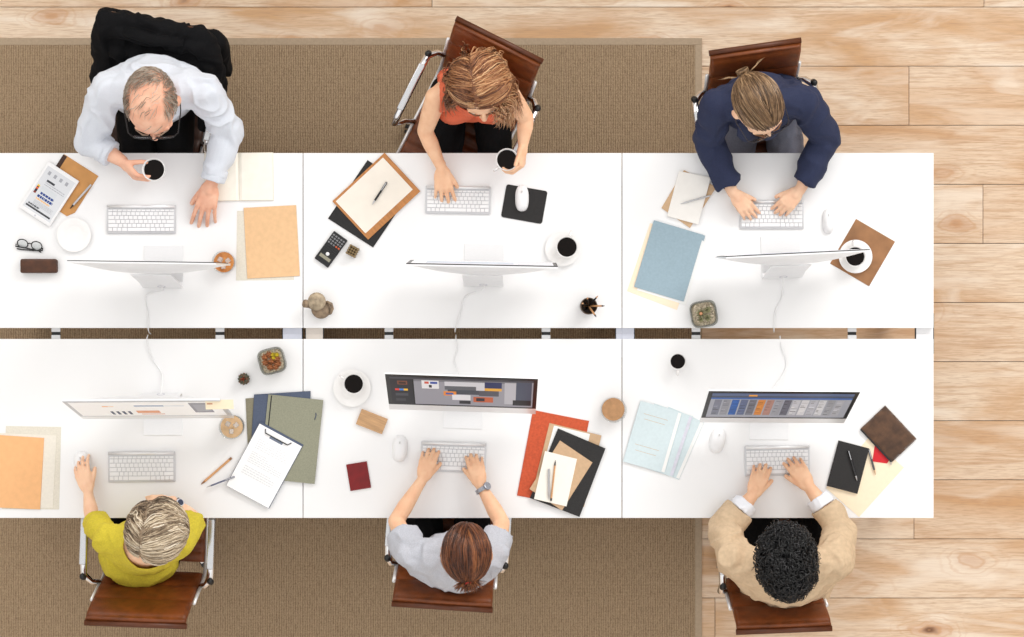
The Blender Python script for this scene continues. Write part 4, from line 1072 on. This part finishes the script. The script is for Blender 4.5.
    def cut(co):
        q = co - nc
        if (q - up * q.dot(up) * .55).length < nr: return True
        if vcut:
            w_, dep = vcut; qq = co - N; a = qq.dot(fw); dn = -qq.dot(up)
            if a > .02 and -.02 < dn < dep and abs(qq.dot(right)) < w_ * (1 - dn / dep): return True
        if noarm:
            for sh, s in ((sR, 1), (sL, -1)):
                qq = co - sh
                if qq.dot(right) * s > -.012: return True
        return co.z < H.z - .03
    me = voxel(G, .005, 2, folds(S.get('fold', .005), S.get('ff', 13), S.get('seed', 1)), cut); me.transform(inv)
    gm = link(S['top_name'], me, L, T, True); so = gm.modifiers.new('t', 'SOLIDIFY'); so.thickness = .003; so.offset = -1
    if S.get('inner'):
        G = MB(); torso(G, e * .45); me = voxel(G, .006, 2, folds(.003, 12, 3), lambda co: ((co - nc) - up * (co - nc).dot(up) * .55).length < nr * .72); me.transform(inv)
        link(S['inner'][0], me, S['inner'][1], T, True)
    # cuffs
    if S.get('cuff'):
        for sd, (en, dr, rb) in ends.items():
            q = MB(); w_, mm = S['cuff'][1], S['cuff'][2]; off = S['cuff'][3] if len(S['cuff']) > 3 else 0.
            q.cap(en - dr * w_ * .5 + dr * off - base, en + dr * w_ * .5 + dr * off - base, rb + S['cuff'][4], rb + S['cuff'][4] - .001, 24, True, True)
            me = voxel(q, .004, 3, folds(.002, 30, 2)); link(S['cuff'][0], me, mm, gm if off == 0 else T, True)
    # trousers, shoes
    Q = MB(); pelvis(Q, .008); legs(Q, .010, foot=False)
    me = voxel(Q, .008, 2, folds(.004, 12, 5)); me.transform(inv); link('trousers', me, S['pants'], T, True)
    for (kn, an, s) in knees[:2]:
        q = MB(); q.cap(an + V((0, 0, -.045)) - fwd0 * .035 - base, an + V((0, 0, -.055)) + fwd0 * .15 - base, .040, .034); q.cap(an - base, an + V((0, 0, -.05)) - base, .042, .042)
        me = voxel(q, .006, 3)
        for v in me.vertices: v.co.z = max(v.co.z, .012)
        link('shoe', me, M_black, T, True)
    # ---------- hair
    hs = S['hair']
    hr = (.081 * k * hs.get('w', 1), .103 * k * hs.get('l', 1), .091 * k * hs.get('h', 1)); hcn = hd(0, -.014, .024)
    toW = lambda q, a=0.: hcn + r * q.x * (hr[0] + a) + f * q.y * (hr[1] + a) + u * q.z * (hr[2] + a)
    line = hs.get('line', lambda x, y: -.62 + (y + 1) * .66)
    rng = random.Random(hs.get('seed', 1))
    if hs.get('cap', True):
        m = MB(); bmesh.ops.create_uvsphere(m.bm, u_segments=64, v_segments=40, radius=1)
        dead = [v for v in m.bm.verts if v.co.z < line(v.co.x, v.co.y)]; bmesh.ops.delete(m.bm, geom=dead, context='VERTS')
        for v in m.bm.verts:
            q = v.co.copy(); v.co = toW(q, -.003 + .004 * noise.noise(q * 5)) - base
        bmesh.ops.recalc_face_normals(m.bm, faces=m.bm.faces[:])
        me = m.mesh('hair', False); at = me.attributes.new('tint', 'FLOAT', 'POINT')
        for d_ in at.data: d_.value = .25
        hair = link('hair', me, hs['mat'], T, True)
        so = hair.modifiers.new('t', 'SOLIDIFY'); so.thickness = .004; so.offset = -1
    else: hair = T
    bm = bmesh.new(); tl = bm.verts.layers.float.new('tint')
    def strand(pts, r0, tint, seg=3):
        n = len(pts); rings = []; prev = None
        for i, p in enumerate(pts):
            t_ = (pts[min(i + 1, n - 1)] - pts[max(i - 1, 0)]); t_ = t_.normalized() if t_.length > 1e-8 else Zv
            a = t_.orthogonal() if prev is None else prev - t_ * prev.dot(t_); a = a.normalized() if a.length > 1e-8 else t_.orthogonal().normalized(); prev = a; b = t_.cross(a)
            rr = r0 * (1 - .75 * (i / (n - 1)) ** 3) * (.6 if i == 0 else 1)
            ring = []
            for q in range(seg):
                v = bm.verts.new(p - base + (a * math.cos(2 * PI * q / seg) + b * math.sin(2 * PI * q / seg)) * rr); v[tl] = tint; ring.append(v)
            rings.append(ring)
        for a, b in zip(rings, rings[1:]):
            for q in range(seg): bm.faces.new((a[q], a[(q + 1) % seg], b[(q + 1) % seg], b[q]))
        bm.faces.new(rings[-1])
    cnt = 0; n = hs['n']; flow = hs.get('flow'); tries = 0
    while cnt < n and tries < n * 40:
        tries += 1
        q = V((rng.gauss(0, 1), rng.gauss(0, 1), rng.gauss(0, 1))).normalized()
        if q.z < line(q.x, q.y) + .02: continue
        if hs.get('keep') and not hs['keep'](q, rng): continue
        cnt += 1
        clump = noise.noise(q * 4.5) * .5 + .5
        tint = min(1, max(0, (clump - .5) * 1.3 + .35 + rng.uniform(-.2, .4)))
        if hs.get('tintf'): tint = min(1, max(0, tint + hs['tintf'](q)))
        if hs['type'] == 'curly':
            p = toW(q, 0); nn = (p - hcn).normalized(); a = nn.orthogonal().normalized(); b = nn.cross(a); ph = rng.uniform(0, 6.28); ax = (nn * .55 + a * rng.uniform(-1, 1) + b * rng.uniform(-1, 1)).normalized()
            a = ax.orthogonal().normalized(); b = ax.cross(a); R0 = rng.uniform(.007, .013); ln = rng.uniform(.018, .034)
            pts = [p + ax * ln * i / 11 + (a * math.cos(ph + i * .95) + b * math.sin(ph + i * .95)) * R0 for i in range(12)]
            strand(pts, rng.uniform(.0022, .0036), tint, 4); continue
        lift = hs.get('lift', .004) * rng.uniform(0, 1.)
        pts = []; p = None; fall = None; L_ = hs['len'] * rng.uniform(.7, 1.1); step = .011; s_ = 0; wob = rng.uniform(0, 6.28)
        while s_ < L_:
            if fall is None:
                pts.append(toW(q, lift * math.sin(min(1, s_ / (L_ * .6)) * PI * .5) + .0015 * math.sin(s_ * 60 + wob)))
                fl = flow(q, rng); fl = fl - q * fl.dot(q)
                if fl.length < 1e-4: break
                fl = fl.normalized() + V((0, 0, 0)); q2 = (q + fl * step / .09).normalized()
                if hs.get('long') and q2.z < hs['long']:
                    fall = (toW(q2, lift) - pts[-1]).normalized(); p = toW(q2, lift)
                elif not hs.get('long') and q2.z < line(q2.x, q2.y) - hs.get('over', .1): break
                q = q2
            else:
                out = (p - hcn); out.z = 0; out = out.normalized() if out.length > 0 else out
                tgt = hs['fallto'](p, out) if hs.get('fallto') else (-Zv + out * .15)
                wv = V((math.sin(s_ * 45 + wob * .6 + p.x * 30), math.cos(s_ * 45 + wob * .6), 0)) * hs.get('wave', .25)
                fall = (fall * .72 + (tgt + wv) * .28).normalized(); p = p + fall * step; pts.append(p.copy())
            s_ += step
        if len(pts) >= 3: strand(pts, hs.get('r', .0019) * rng.uniform(.7, 1.3), tint)
    if hs.get('extra'): hs['extra'](strand, hd, rng, locals())
    me = bpy.data.meshes.new('hair_strands'); bm.to_mesh(me); bm.free()
    st = link('hair_strands', me, hs['mat'], T if hair is T else hair, True)
    return dict(T=T, base=base, hd=hd, r=r, f=f, u=u, k=k, N=N, H=H, up=up, fw=fw, right=right, P=P, ends=ends, garment=gm)

def down_flow(q, rng): return V((q.x * .3, -.15, -1)) + V((rng.gauss(0, .12), rng.gauss(0, .12), 0))
def glasses(c, m, w=.030, wire=.0016):
    hd, r, f, u, k, base = c['hd'], c['r'], c['f'], c['u'], c['k'], c['base']
    o = thing('eyeglasses', c['glabel'], 'eyeglasses', tuple(c['base']))
    fr = MB()
    for s in (-1, 1):
        ce = hd(s * .034, .104, -.004) - base
        pts = []
        for i in range(21):
            a = i * 2 * PI / 20; x, y = math.cos(a), math.sin(a); q = (abs(x) ** 3 + abs(y) ** 3) ** (-1 / 3)
            pts.append(ce + r * (x * q * .027 * k) + u * (y * q * .018 * k) - f * .004 * abs(x * q) * (1 if s * x > 0 else 0))
        fr.tube(pts, wire * 1.3, 6, caps=False)
        ln = MB(); vs = [ln.bm.verts.new(p) for p in pts[:-1]]; ff = ln.bm.faces.new(vs); ext = bmesh.ops.extrude_face_region(ln.bm, geom=[ff])['geom']
        for g_ in ext:
            if isinstance(g_, bmesh.types.BMVert): g_.co += f * .0012
        ln.build('lens', M_glass, o)
        MB().tube([hd(s * .062, .100, .002) - base, hd(s * .076, .088, .002) - base, hd(s * .086, .02, -.002) - base, hd(s * .084, -.012, -.010) - base], wire * 1.3, 6).build('temple', m, o, True)
    fr.tube([hd(-.009, .106, .002) - base, hd(0, .110, .005) - base, hd(.009, .106, .002) - base], wire * 1.2, 6)
    fr.build('frame', m, o, True)

SK1 = skin_mat('ruddy_skin', srgb(236, 188, 160), srgb(222, 160, 132))
SK2 = skin_mat('fair_skin', srgb(240, 196, 160), srgb(230, 178, 142))
SK3 = skin_mat('light_skin', srgb(242, 202, 170), srgb(232, 184, 152))
cloth_blk = mat('black_trouser_cloth', (.008, .008, .009, 1), .9, vary=.2, scale=200, bump=.2)
cloth_blk.node_tree.nodes['Principled BSDF'].inputs['Specular IOR Level'].default_value = .15

# the bald man
greyhair = attr_mat('grey_hair', .5, ramp=[srgb(120, 104, 90), srgb(170, 154, 138), srgb(214, 204, 190)])
shirt = mat('pale_blue_shirt_cloth', srgb(214, 219, 228), .8, vary=.03, scale=300, bump=.15, bscale=500)
def fl1(q, rng): return V((-q.x * .2 + .3, .35, -.9 if abs(q.x) > .6 else -.1)) + V((rng.gauss(0, .15), rng.gauss(0, .15), 0))
p1 = person(dict(face='down', label='balding man in a pale shirt holding a white cup of coffee', skin=SK1, brow=mat('grey_brow', srgb(150, 130, 112), .7),
    head=(152, 104, 1.18), pitch=14, yaw=0, hk=1.27, neck=(152, 88, 1.03), hip=(155, 83, .56), shR=(108, 89, .99), shL=(202, 90, .99), girth=1.12, arm=1.05,
    elR=(90, 141, .83), wrR=(122, 161, .85), elL=(228, 130, .83), wrL=(212, 183, .80),
    handR=dict(d=(.66, -.75, .0), n=(-.75, -.55, .35), curl=(42, 40, 30), spread=4, thumb=(.97, .12, .1), k=1.02), handL=dict(d=(-.28, -1, -.18), curl=(14, 18, 12), spread=6, k=1.16),
    top_m=shirt, top_name='shirt', sleeve=('fore', {'R': .52, 'L': .84}), ease=.016, fold=.009, ff=9, neckr=.078, cuff=('rolled_cuff', .05, shirt, 0, .003), pants=cloth_blk, seed=2, legw=.070,
    hair=dict(type='flow', n=1000, len=.05, mat=greyhair, cap=False, w=.97, l=.97, h=.97, r=.0013, lift=.004, flow=fl1, over=.25, seed=3,
              line=lambda x, y: -.50 + (y + 1) * .40, keep=lambda q, g: g.random() < (.10 if (q.z > .5 and abs(q.x) < .62 and q.y > -.62) else 1.0) and (q.y < .30 or g.random() < .03))))
p1['glabel'] = 'black framed eyeglasses worn by the balding man'
glasses(p1, M_black, wire=.0019)
q = MB(); N1 = p1['N'] - p1['base']; fw, up, rt = p1['fw'], p1['up'], p1['right']
q.tube([N1 + fw * .135 - up * .06, N1 + fw * .150 - up * .12, N1 + fw * .16 - up * .2, N1 + fw * .165 - up * .32], [.016, .020, .028, .034], 8, flat=.3)
q.build('necktie', mat('navy_silk', srgb(34, 36, 66), .5, vary=.1), p1['T'], True)
q = MB(); pts = [N1 + up * .012 + (rt * math.cos(a) * .078 + fw * (math.sin(a) * .078 + .012)) for a in [rad(80) + k * rad(380 - 40) / 24 for k in range(25)]]
q.tube(pts, .010, 8, flat=1.6); q.build('collar', shirt, p1['garment'], True)

# orange top
auburn = attr_mat('auburn_blonde_hair', .42, ramp=[srgb(80, 42, 22), srgb(136, 84, 50), srgb(188, 134, 90), srgb(222, 180, 136)])
def fl2(q, rng):
    s = 1 if q.x > .22 else -1
    return V((s * (1.1 if q.y > .1 else .55), -.55 if q.y > .1 else -.1 + q.y * .3, -.5 - .4 * math.sin(q.y * 9 + q.x * 3) * .4)) + V((rng.gauss(0, .1), rng.gauss(0, .1), 0))
def ex2(strand, hd, rng, L):
    k = L['k']      # loose wavy locks that fall over the shoulders
    for (a, b_, c_, tx, ty, tz, n_, tn) in ((-.070, .03, .03, 508, 122, 1.0, 130, .75), (-.080, .0, .02, 516, 108, 1.0, 110, .55), (-.045, .07, .05, 497, 122, 1.02, 60, .8), (.078, .0, .02, 450, 108, 1.0, 110, .3), (.075, -.04, .02, 450, 84, 1.0, 120, .2), (.03, -.09, .03, 468, 66, .98, 110, .25), (-.05, -.08, .03, 496, 68, .98, 110, .5)):
        for i in range(n_):
            p0 = hd(a + rng.gauss(0, .012), b_ + rng.gauss(0, .022), c_ + rng.gauss(0, .015)); p3 = W(tx + rng.gauss(0, 4), ty + rng.gauss(0, 4), tz - rng.uniform(0, .05))
            p1_ = p0 + (hd(a * 1.6, b_ * 1.3, -.02) - hd(a, b_, c_)) * .9; ph = rng.gauss(0, .5); amp = rng.uniform(.003, .007); pts = []
            sd = (p3 - p0).cross(Zv).normalized()
            for j in range(15):
                u_ = j / 14; pts.append(p0 * (1 - u_) ** 2 + p1_ * 2 * u_ * (1 - u_) + p3 * u_ * u_ + sd * amp * math.sin(u_ * 11 + ph))
            strand(pts, .0022, min(1, max(0, tn + rng.gauss(0, .18))))
def ft2(p, out): return -Zv * 1.0 + out * (-.05 if out.y > .3 else .03) + V((0, -.12 if out.y < .0 else 0, 0))
p2 = person(dict(face='down', label='person with long auburn hair in an orange sleeveless top', skin=SK2, brow=mat('brown_brow', srgb(120, 84, 56), .7),
    head=(480, 88, 1.16), pitch=8, yaw=8, hk=1.13, neck=(474, 84, 1.03), hip=(470, 92, .56), shR=(436, 98, .97), shL=(510, 96, .98), girth=.9, arm=.88, bust=True,
    elR=(425, 131, .84), wrR=(441, 167, .80), elL=(526, 118, .87), wrL=(523, 145, .86),
    handR=dict(d=(.12, -1, -.22), curl=(16, 22, 16), spread=7, k=1.0), handL=dict(d=(-.05, -1, .0), n=(.95, -.1, .25), curl=(52, 48, 35), spread=3, thumb=(-.25, -.8, .5), k=.95),
    top_m=mat('orange_crepe', srgb(224, 110, 76), .8, vary=.08, scale=200, bump=.2), top_name='sleeveless_top', sleeve=None, ease=.012, fold=.006, ff=14, neckr=.095, pants=cloth_blk, seed=6,
    hair=dict(type='flow', n=2600, len=.36, mat=auburn, w=1.20, l=1.03, h=1.06, r=.0022, lift=.018, flow=fl2, long=-.30, fallto=ft2, wave=.09, extra=ex2, tintf=lambda q: .3 * (q.x < -.1) - .2 * (q.x > .3), seed=5,
              line=lambda x, y: -.60 + (y + 1) * .68)))

# navy blazer
navyc = mat('navy_blazer_cloth', srgb(38, 46, 76), .85, vary=.14, scale=260, bump=.25, bscale=420)
dblonde = attr_mat('dark_blonde_hair', .4, ramp=[srgb(62, 44, 28), srgb(112, 84, 58), srgb(158, 126, 92), srgb(186, 156, 120)])
def fl3(q, rng): return V((q.x * .5 + (.25 if q.x > -.1 else -.25) * (q.y > -.2), -1.1, .25 * (q.y > 0) - .1)) + V((rng.gauss(0, .06), rng.gauss(0, .06), 0))
def ex3(strand, hd, rng, L):
    for i in range(160):     # low knot of hair at the back
        a = rng.uniform(0, 6.28); b = rng.uniform(0, 1.2); c0 = hd(0, -.118, .0); k = L['k']; rr_ = .020 * k
        pts = [c0 + L['r'] * rr_ * math.cos(a + j * .35) + L['u'] * rr_ * math.sin(a + j * .35) - L['f'] * (.022 * math.sin(b + j * .18)) for j in range(8)]
        strand(pts, .0024, rng.random() * .8)
    for i in range(9):       # stray ends
        s = rng.choice((-1, 1)); pts = [hd(s * .02, -.12, .0) + (L['r'] * s * (.012 * j) * rng.uniform(.6, 1.1) - L['f'] * .004 * j + L['u'] * .006 * math.sin(j)) for j in range(7)]
        strand(pts, .0011, .8)
p3 = person(dict(face='down', label='person in a navy blazer with tied back dark blonde hair', skin=SK3, brow=mat('brown_brow', srgb(120, 84, 56), .7),
    head=(758, 107, 1.16), pitch=16, yaw=26, hk=1.17, neck=(757, 100, 1.04), hip=(762, 100, .56), shR=(718, 106, .98), shL=(805, 102, .98), girth=.95, arm=.95,
    elR=(708, 140, .83), wrR=(733, 193, .80), elL=(826, 138, .83), wrL=(800, 190, .80),
    handR=dict(d=(.68, -.75, -.18), curl=(18, 26, 18), spread=2, k=.94), handL=dict(d=(-.68, -.75, -.18), curl=(22, 30, 22), spread=2, k=.94),
    top_m=navyc, top_name='blazer', sleeve=('fore', .86), ease=.018, fold=.008, ff=9, cuffw=.006, neckr=.082, vneck=(.075, .30), inner=('blouse', cloth_blk), pants=mat('grey_trouser_cloth', srgb(110, 112, 126), .85, vary=.1, scale=200), seed=9,
    hair=dict(type='flow', n=1900, len=.15, mat=dblonde, w=1.0, l=1.03, h=1.0, r=.0017, lift=.006, flow=fl3, over=.15, seed=8, extra=ex3, line=lambda x, y: -.55 + (y + 1) * .64)))
p3['glabel'] = 'thin dark eyeglasses worn by the person in the navy blazer'
glasses(p3, mat('dark_metal_wire', (.05, .045, .05, 1), .3, .5), wire=.0015)
def lapels(c, m, w=.05, x0=.04):
    N_, fw, up, rt, base = c['N'] - c['base'], c['fw'], c['up'], c['right'], c['base']
    q = MB()
    pts = [N_ + up * .020 + (rt * math.cos(a) * .092 + fw * (math.sin(a) * .085 + .012)) for a in [rad(125) + k * rad(290) / 24 for k in range(25)]]
    q.tube(pts, .011, 8, flat=1.7); q.build('collar', m, c['garment'], True)
    for s in (-1, 1):
        q = MB(); q.tube([N_ + rt * s * .062 + fw * .085 + up * .02, N_ + rt * s * .062 + fw * .125 - up * .06, N_ + rt * s * .045 + fw * .15 - up * .14, N_ + rt * s * .012 + fw * .155 - up * .26], [.016, .028, .028, .012], 8, flat=.35)
        q.build('lapel', m, c['garment'], True)
lapels(p3, navyc)

# yellow top
yellow = mat('mustard_knit', srgb(208, 190, 56), .9, vary=.10, scale=160, bump=.4, bscale=420)
ash = attr_mat('ash_blonde_hair', .42, ramp=[srgb(92, 76, 60), srgb(160, 138, 112), srgb(214, 196, 168), srgb(236, 224, 204)])
def fl4(q, rng): return V((.9 if q.x > -.35 else -.4, .25 - q.y * .7, -.25 * (abs(q.x) > .7))) + V((rng.gauss(0, .18), rng.gauss(0, .22), 0))
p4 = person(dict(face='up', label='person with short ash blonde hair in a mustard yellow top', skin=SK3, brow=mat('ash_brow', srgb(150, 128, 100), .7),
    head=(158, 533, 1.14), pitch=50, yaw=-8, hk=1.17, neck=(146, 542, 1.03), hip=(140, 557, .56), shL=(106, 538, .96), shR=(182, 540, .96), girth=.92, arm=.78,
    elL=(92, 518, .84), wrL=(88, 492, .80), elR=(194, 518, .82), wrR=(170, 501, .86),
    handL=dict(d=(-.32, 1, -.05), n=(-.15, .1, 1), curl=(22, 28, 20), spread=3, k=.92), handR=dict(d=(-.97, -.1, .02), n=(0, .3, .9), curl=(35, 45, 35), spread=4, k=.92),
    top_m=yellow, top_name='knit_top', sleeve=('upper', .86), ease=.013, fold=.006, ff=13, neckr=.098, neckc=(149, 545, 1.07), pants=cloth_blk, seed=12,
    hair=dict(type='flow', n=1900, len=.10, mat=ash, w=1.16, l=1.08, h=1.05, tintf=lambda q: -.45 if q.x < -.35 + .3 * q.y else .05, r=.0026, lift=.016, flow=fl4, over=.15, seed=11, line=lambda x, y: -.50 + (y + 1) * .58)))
# grey tee
tee = mat('grey_marl_jersey', srgb(190, 192, 200), .85, vary=.10, scale=260, bump=.3, bscale=420)
redbrown = attr_mat('dark_auburn_hair', .36, ramp=[srgb(44, 20, 10), srgb(84, 44, 24), srgb(128, 74, 42), srgb(158, 100, 60)])
def fl5(q, rng): return V((q.x * .5 + (.3 if q.x > .12 else -.3) * (q.y > -.3), -1.0, -.05)) + V((rng.gauss(0, .06), rng.gauss(0, .06), 0))
def ex5(strand, hd, rng, L):
    for i in range(220):
        a = rng.uniform(-1, 1); pts = [hd(a * .018, -.112, .008)]; d = (-L['f'] + L['r'] * rng.gauss(0, .9) + L['u'] * rng.gauss(.1, .35)).normalized()
        for j in range(7): pts.append(pts[-1] + d * .008 - Zv * .0008 * j)
        strand(pts, .0022, rng.random())
p5 = person(dict(face='up', label='person with tied dark auburn hair in a grey tee', skin=SK2, brow=mat('brown_brow', srgb(120, 84, 56), .7),
    head=(467, 553, 1.15), pitch=40, yaw=4, hk=1.15, neck=(462, 560, 1.03), hip=(448, 572, .56), shL=(411, 553, .96), shR=(494, 552, .96), girth=.95, arm=.88,
    elL=(396, 521, .83), wrL=(422, 480, .80), elR=(502, 523, .83), wrR=(481, 486, .80),
    handL=dict(d=(.30, 1, -.15), curl=(24, 34, 24), spread=2.5, k=.94), handR=dict(d=(-.26, 1, -.15), curl=(24, 34, 24), spread=2.5, k=.94),
    top_m=tee, top_name='tee_shirt', sleeve=('upper', .50), ease=.020, fold=.009, ff=10, neckr=.088, pants=cloth_blk, seed=15,
    hair=dict(type='flow', n=2200, len=.16, mat=redbrown, w=1.02, l=1.05, h=1.02, r=.0018, lift=.007, flow=fl5, over=.15, seed=13, extra=ex5, line=lambda x, y: -.55 + (y + 1) * .60)))
c5 = p5['hd'](0, -.128, .006) - p5['base']
MB().lathe([(.010, -.004), (.018, -.004), (.018, .004), (.010, .004), (.010, -.004)], M=Matrix.Translation(c5) @ p5['f'].to_track_quat('Z', 'Y').to_matrix().to_4x4(), seg=18).build('hair_tie', mat('red_elastic', srgb(196, 52, 44), .7), p5['T'], True)
# beige jacket
beige = mat('beige_cotton_twill', srgb(206, 180, 148), .85, vary=.08, scale=60, bump=.3, bscale=380)
blackhair = attr_mat('black_curly_hair', .3, ramp=[srgb(5, 5, 6), srgb(14, 13, 14), srgb(34, 32, 34)])
p6 = person(dict(face='up', label='person with curly black hair in a beige jacket', skin=SK2, brow=mat('black_brow', (.01, .01, .01, 1), .7),
    head=(785, 561, 1.15), pitch=38, yaw=0, hk=1.13, neck=(786, 572, 1.04), hip=(786, 582, .56), shL=(734, 560, .98), shR=(836, 560, .98), girth=1.08, arm=1.05,
    elL=(724, 529, .83), wrL=(752, 496, .80), elR=(840, 529, .83), wrR=(810, 488, .80),
    handL=dict(d=(.42, 1, -.18), curl=(22, 32, 22), spread=3, k=1.0), handR=dict(d=(-.62, 1, -.18), curl=(22, 32, 22), spread=3, k=1.0),
    top_m=beige, top_name='jacket', sleeve=('fore', .55), ease=.018, fold=.009, ff=9, cuffw=.008, neckr=.082, vneck=(.085, .3), inner=('shirt', mat('white_shirt_cotton', srgb(232, 234, 240), .8, vary=.02)),
    cuff=('shirt_cuff', .045, mat('white_shirt_cotton', srgb(232, 234, 240), .8), .022, -.010), pants=cloth_blk, seed=18,
    hair=dict(type='curly', n=1100, len=.1, mat=blackhair, w=1.16, l=1.26, h=1.08, seed=17, line=lambda x, y: -.60 + (y + 1) * .60)))
lapels(p6, beige)

# wristwatches
def watch(c, sd, label, strap, face, t=.22, face_up=(0, 0, 1), rr=.031):
    el, wr = W(*c[0]), W(*c[1]); d = (wr - el).normalized(); p = wr - d * t * .1
    o = thing('wristwatch', label, 'watch', p); q = d.to_track_quat('Z', 'Y').to_matrix().to_4x4()
    MB().lathe([(rr, -.008), (rr + .004, -.008), (rr + .004, .008), (rr, .008), (rr, -.008)], M=q, seg=28).build('strap', strap, o, auto=40)
    n = (Zv - d * d.z).normalized(); n = (n + d.cross(Zv) * sd).normalized(); f_ = n.to_track_quat('Z', 'Y').to_matrix().to_4x4()
    b = MB().lathe([(0, 0), (.016, 0), (.017, .003), (.016, .008), (.013, .009), (0, .009)], M=Matrix.Translation(n * (rr + .001)) @ f_, seg=28).build('watch_case', face, o, auto=40)
    MB().lathe([(0, 0), (.0125, 0), (.0125, .0006), (0, .0006)], M=Matrix.Translation(n * (rr + .0101)) @ f_, seg=24).build('dial', strap, b)
watch(((194, 518, .82), (170, 501, .86)), 1, 'navy wristwatch on the person in the yellow top', mat('navy_strap', srgb(30, 40, 68), .4), M_steel, .30, rr=.028)
watch(((502, 523, .83), (481, 486, .80)), 1, 'silver bracelet watch on the person in the grey tee', mat('steel_bracelet', srgb(168, 172, 182), .3, .4, vary=.2, scale=300), mat('steel_bracelet', WHITE), .15, rr=.028)

# held cups
cup('white coffee cup held in the balding man\'s hand', (153.5, 169.5), .075, .046, .075, level=.060)
cup('white coffee cup held by the person in the orange top', (507, 159.5), .075, .045, .075, level=.060, handle=-140)

# jacket draped over the bald man's chair
J = MB(); cm = ch1.matrix_world if False else Matrix.Translation(ch1.location) @ Matrix.Rotation(ch1.rotation_euler.z, 4, 'Z')
Lc = lambda x, y, z: cm @ V((x, y, z))
rj = random.Random(9)
hw = .225
top_ = [(-hw, -.30, .83), (-.2, -.335, .875), (-.05, -.345, .885), (.1, -.345, .885), (.21, -.335, .88), (hw, -.30, .83)]
for a, b in zip(top_, top_[1:]): J.cap(Lc(*a), Lc(*b), .030, .030); J.cap(Lc(a[0], a[1] + .035, a[2] - .03), Lc(b[0], b[1] + .035, b[2] - .03), .045, .045)
rows = [(-.30, .79, .215), (-.275, .70, .22), (-.25, .60, .22), (-.225, .50, .215)]
for (y, z, wx) in rows:
    xs = [-wx + 2 * wx * i / 6 for i in range(7)]
    for a, b in zip(xs, xs[1:]): J.cap(Lc(a, y + .062 - .25 * a * a, z), Lc(b, y + .062 - .25 * b * b, z), .034, .034)
    for a, b in zip(xs, xs[1:]): J.cap(Lc(a, y - .045, z - .02), Lc(b, y - .045, z - .02), .032, .032)
for i in range(7):
    wx = .215; x = -wx + 2 * wx * i / 6
    for a, b in zip(rows, rows[1:]):
        J.cap(Lc(x, a[0] + .062 - .25 * x * x, a[1]), Lc(x * 1.03, b[0] + .062 - .25 * x * x, b[1]), .05, .05); J.cap(Lc(x, a[0] - .045, a[1] - .02), Lc(x, b[0] - .045, b[1] - .02), .05, .05)
for s in (-1, 1):   # the empty sleeves hang forward along the armrests
    J.cap(Lc(s * .21, -.29, .80), Lc(s * .225, -.17, .70), .045, .045); J.cap(Lc(s * .225, -.17, .70), Lc(s * .225, -.02, .62), .045, .04)
me = voxel(J, .007, 6, folds(.010, 10, 21))
bj = V((ch1.location.x, ch1.location.y, 0)); me.transform(Matrix.Translation(-bj))
T = thing('black_jacket', 'black jacket draped over the balding man\'s chair back', 'jacket', bj)
link('cloth', me, cloth_blk, T, True)
m = MB(); m.tube([Lc(-.12, -.30, .888) - bj, Lc(0, -.285, .896) - bj, Lc(.12, -.30, .888) - bj], .024, 10, flat=.6); m.build('collar', cloth_blk, T, True)

# ------------------------------------------------------------------ light and camera
w = bpy.data.worlds.new('daylight'); bpy.context.scene.world = w; w.use_nodes = True
bg = w.node_tree.nodes['Background']; bg.inputs['Color'].default_value = (1.0, .985, .965, 1); bg.inputs['Strength'].default_value = .95
def area(name, loc, target, size, power, col=(1, 1, 1)):
    l = bpy.data.lights.new(name, 'AREA'); l.shape = 'RECTANGLE'; l.size, l.size_y = size; l.energy = power; l.color = col
    o = bpy.data.objects.new(name, l); C.objects.link(o); o.location = loc
    o.rotation_euler = (V(target) - V(loc)).to_track_quat('-Z', 'Y').to_euler(); return o
area('window_light', (3.9, 5.2, 4.6), (.6, .5, .7), (4.5, 2.6), 330, (1, .985, .96))
area('window_light_north', (-3.4, 5.2, 4.6), (-.3, .2, .7), (4.5, 2.2), 90, (1, .98, .96))
cam = bpy.data.cameras.new('camera'); co = bpy.data.objects.new('camera', cam); C.objects.link(co)
cam.sensor_width = 36; cam.lens = FPX / 1024 * 36; co.location = (0, 0, CAMZ); co.rotation_euler = (0, 0, 0); cam.clip_end = 50
bpy.context.scene.camera = co
vs = bpy.context.scene.view_settings
vs.view_transform = 'Standard'; vs.look = 'None'; vs.gamma = 1; vs.use_curve_mapping = False; vs.exposure = 0.27
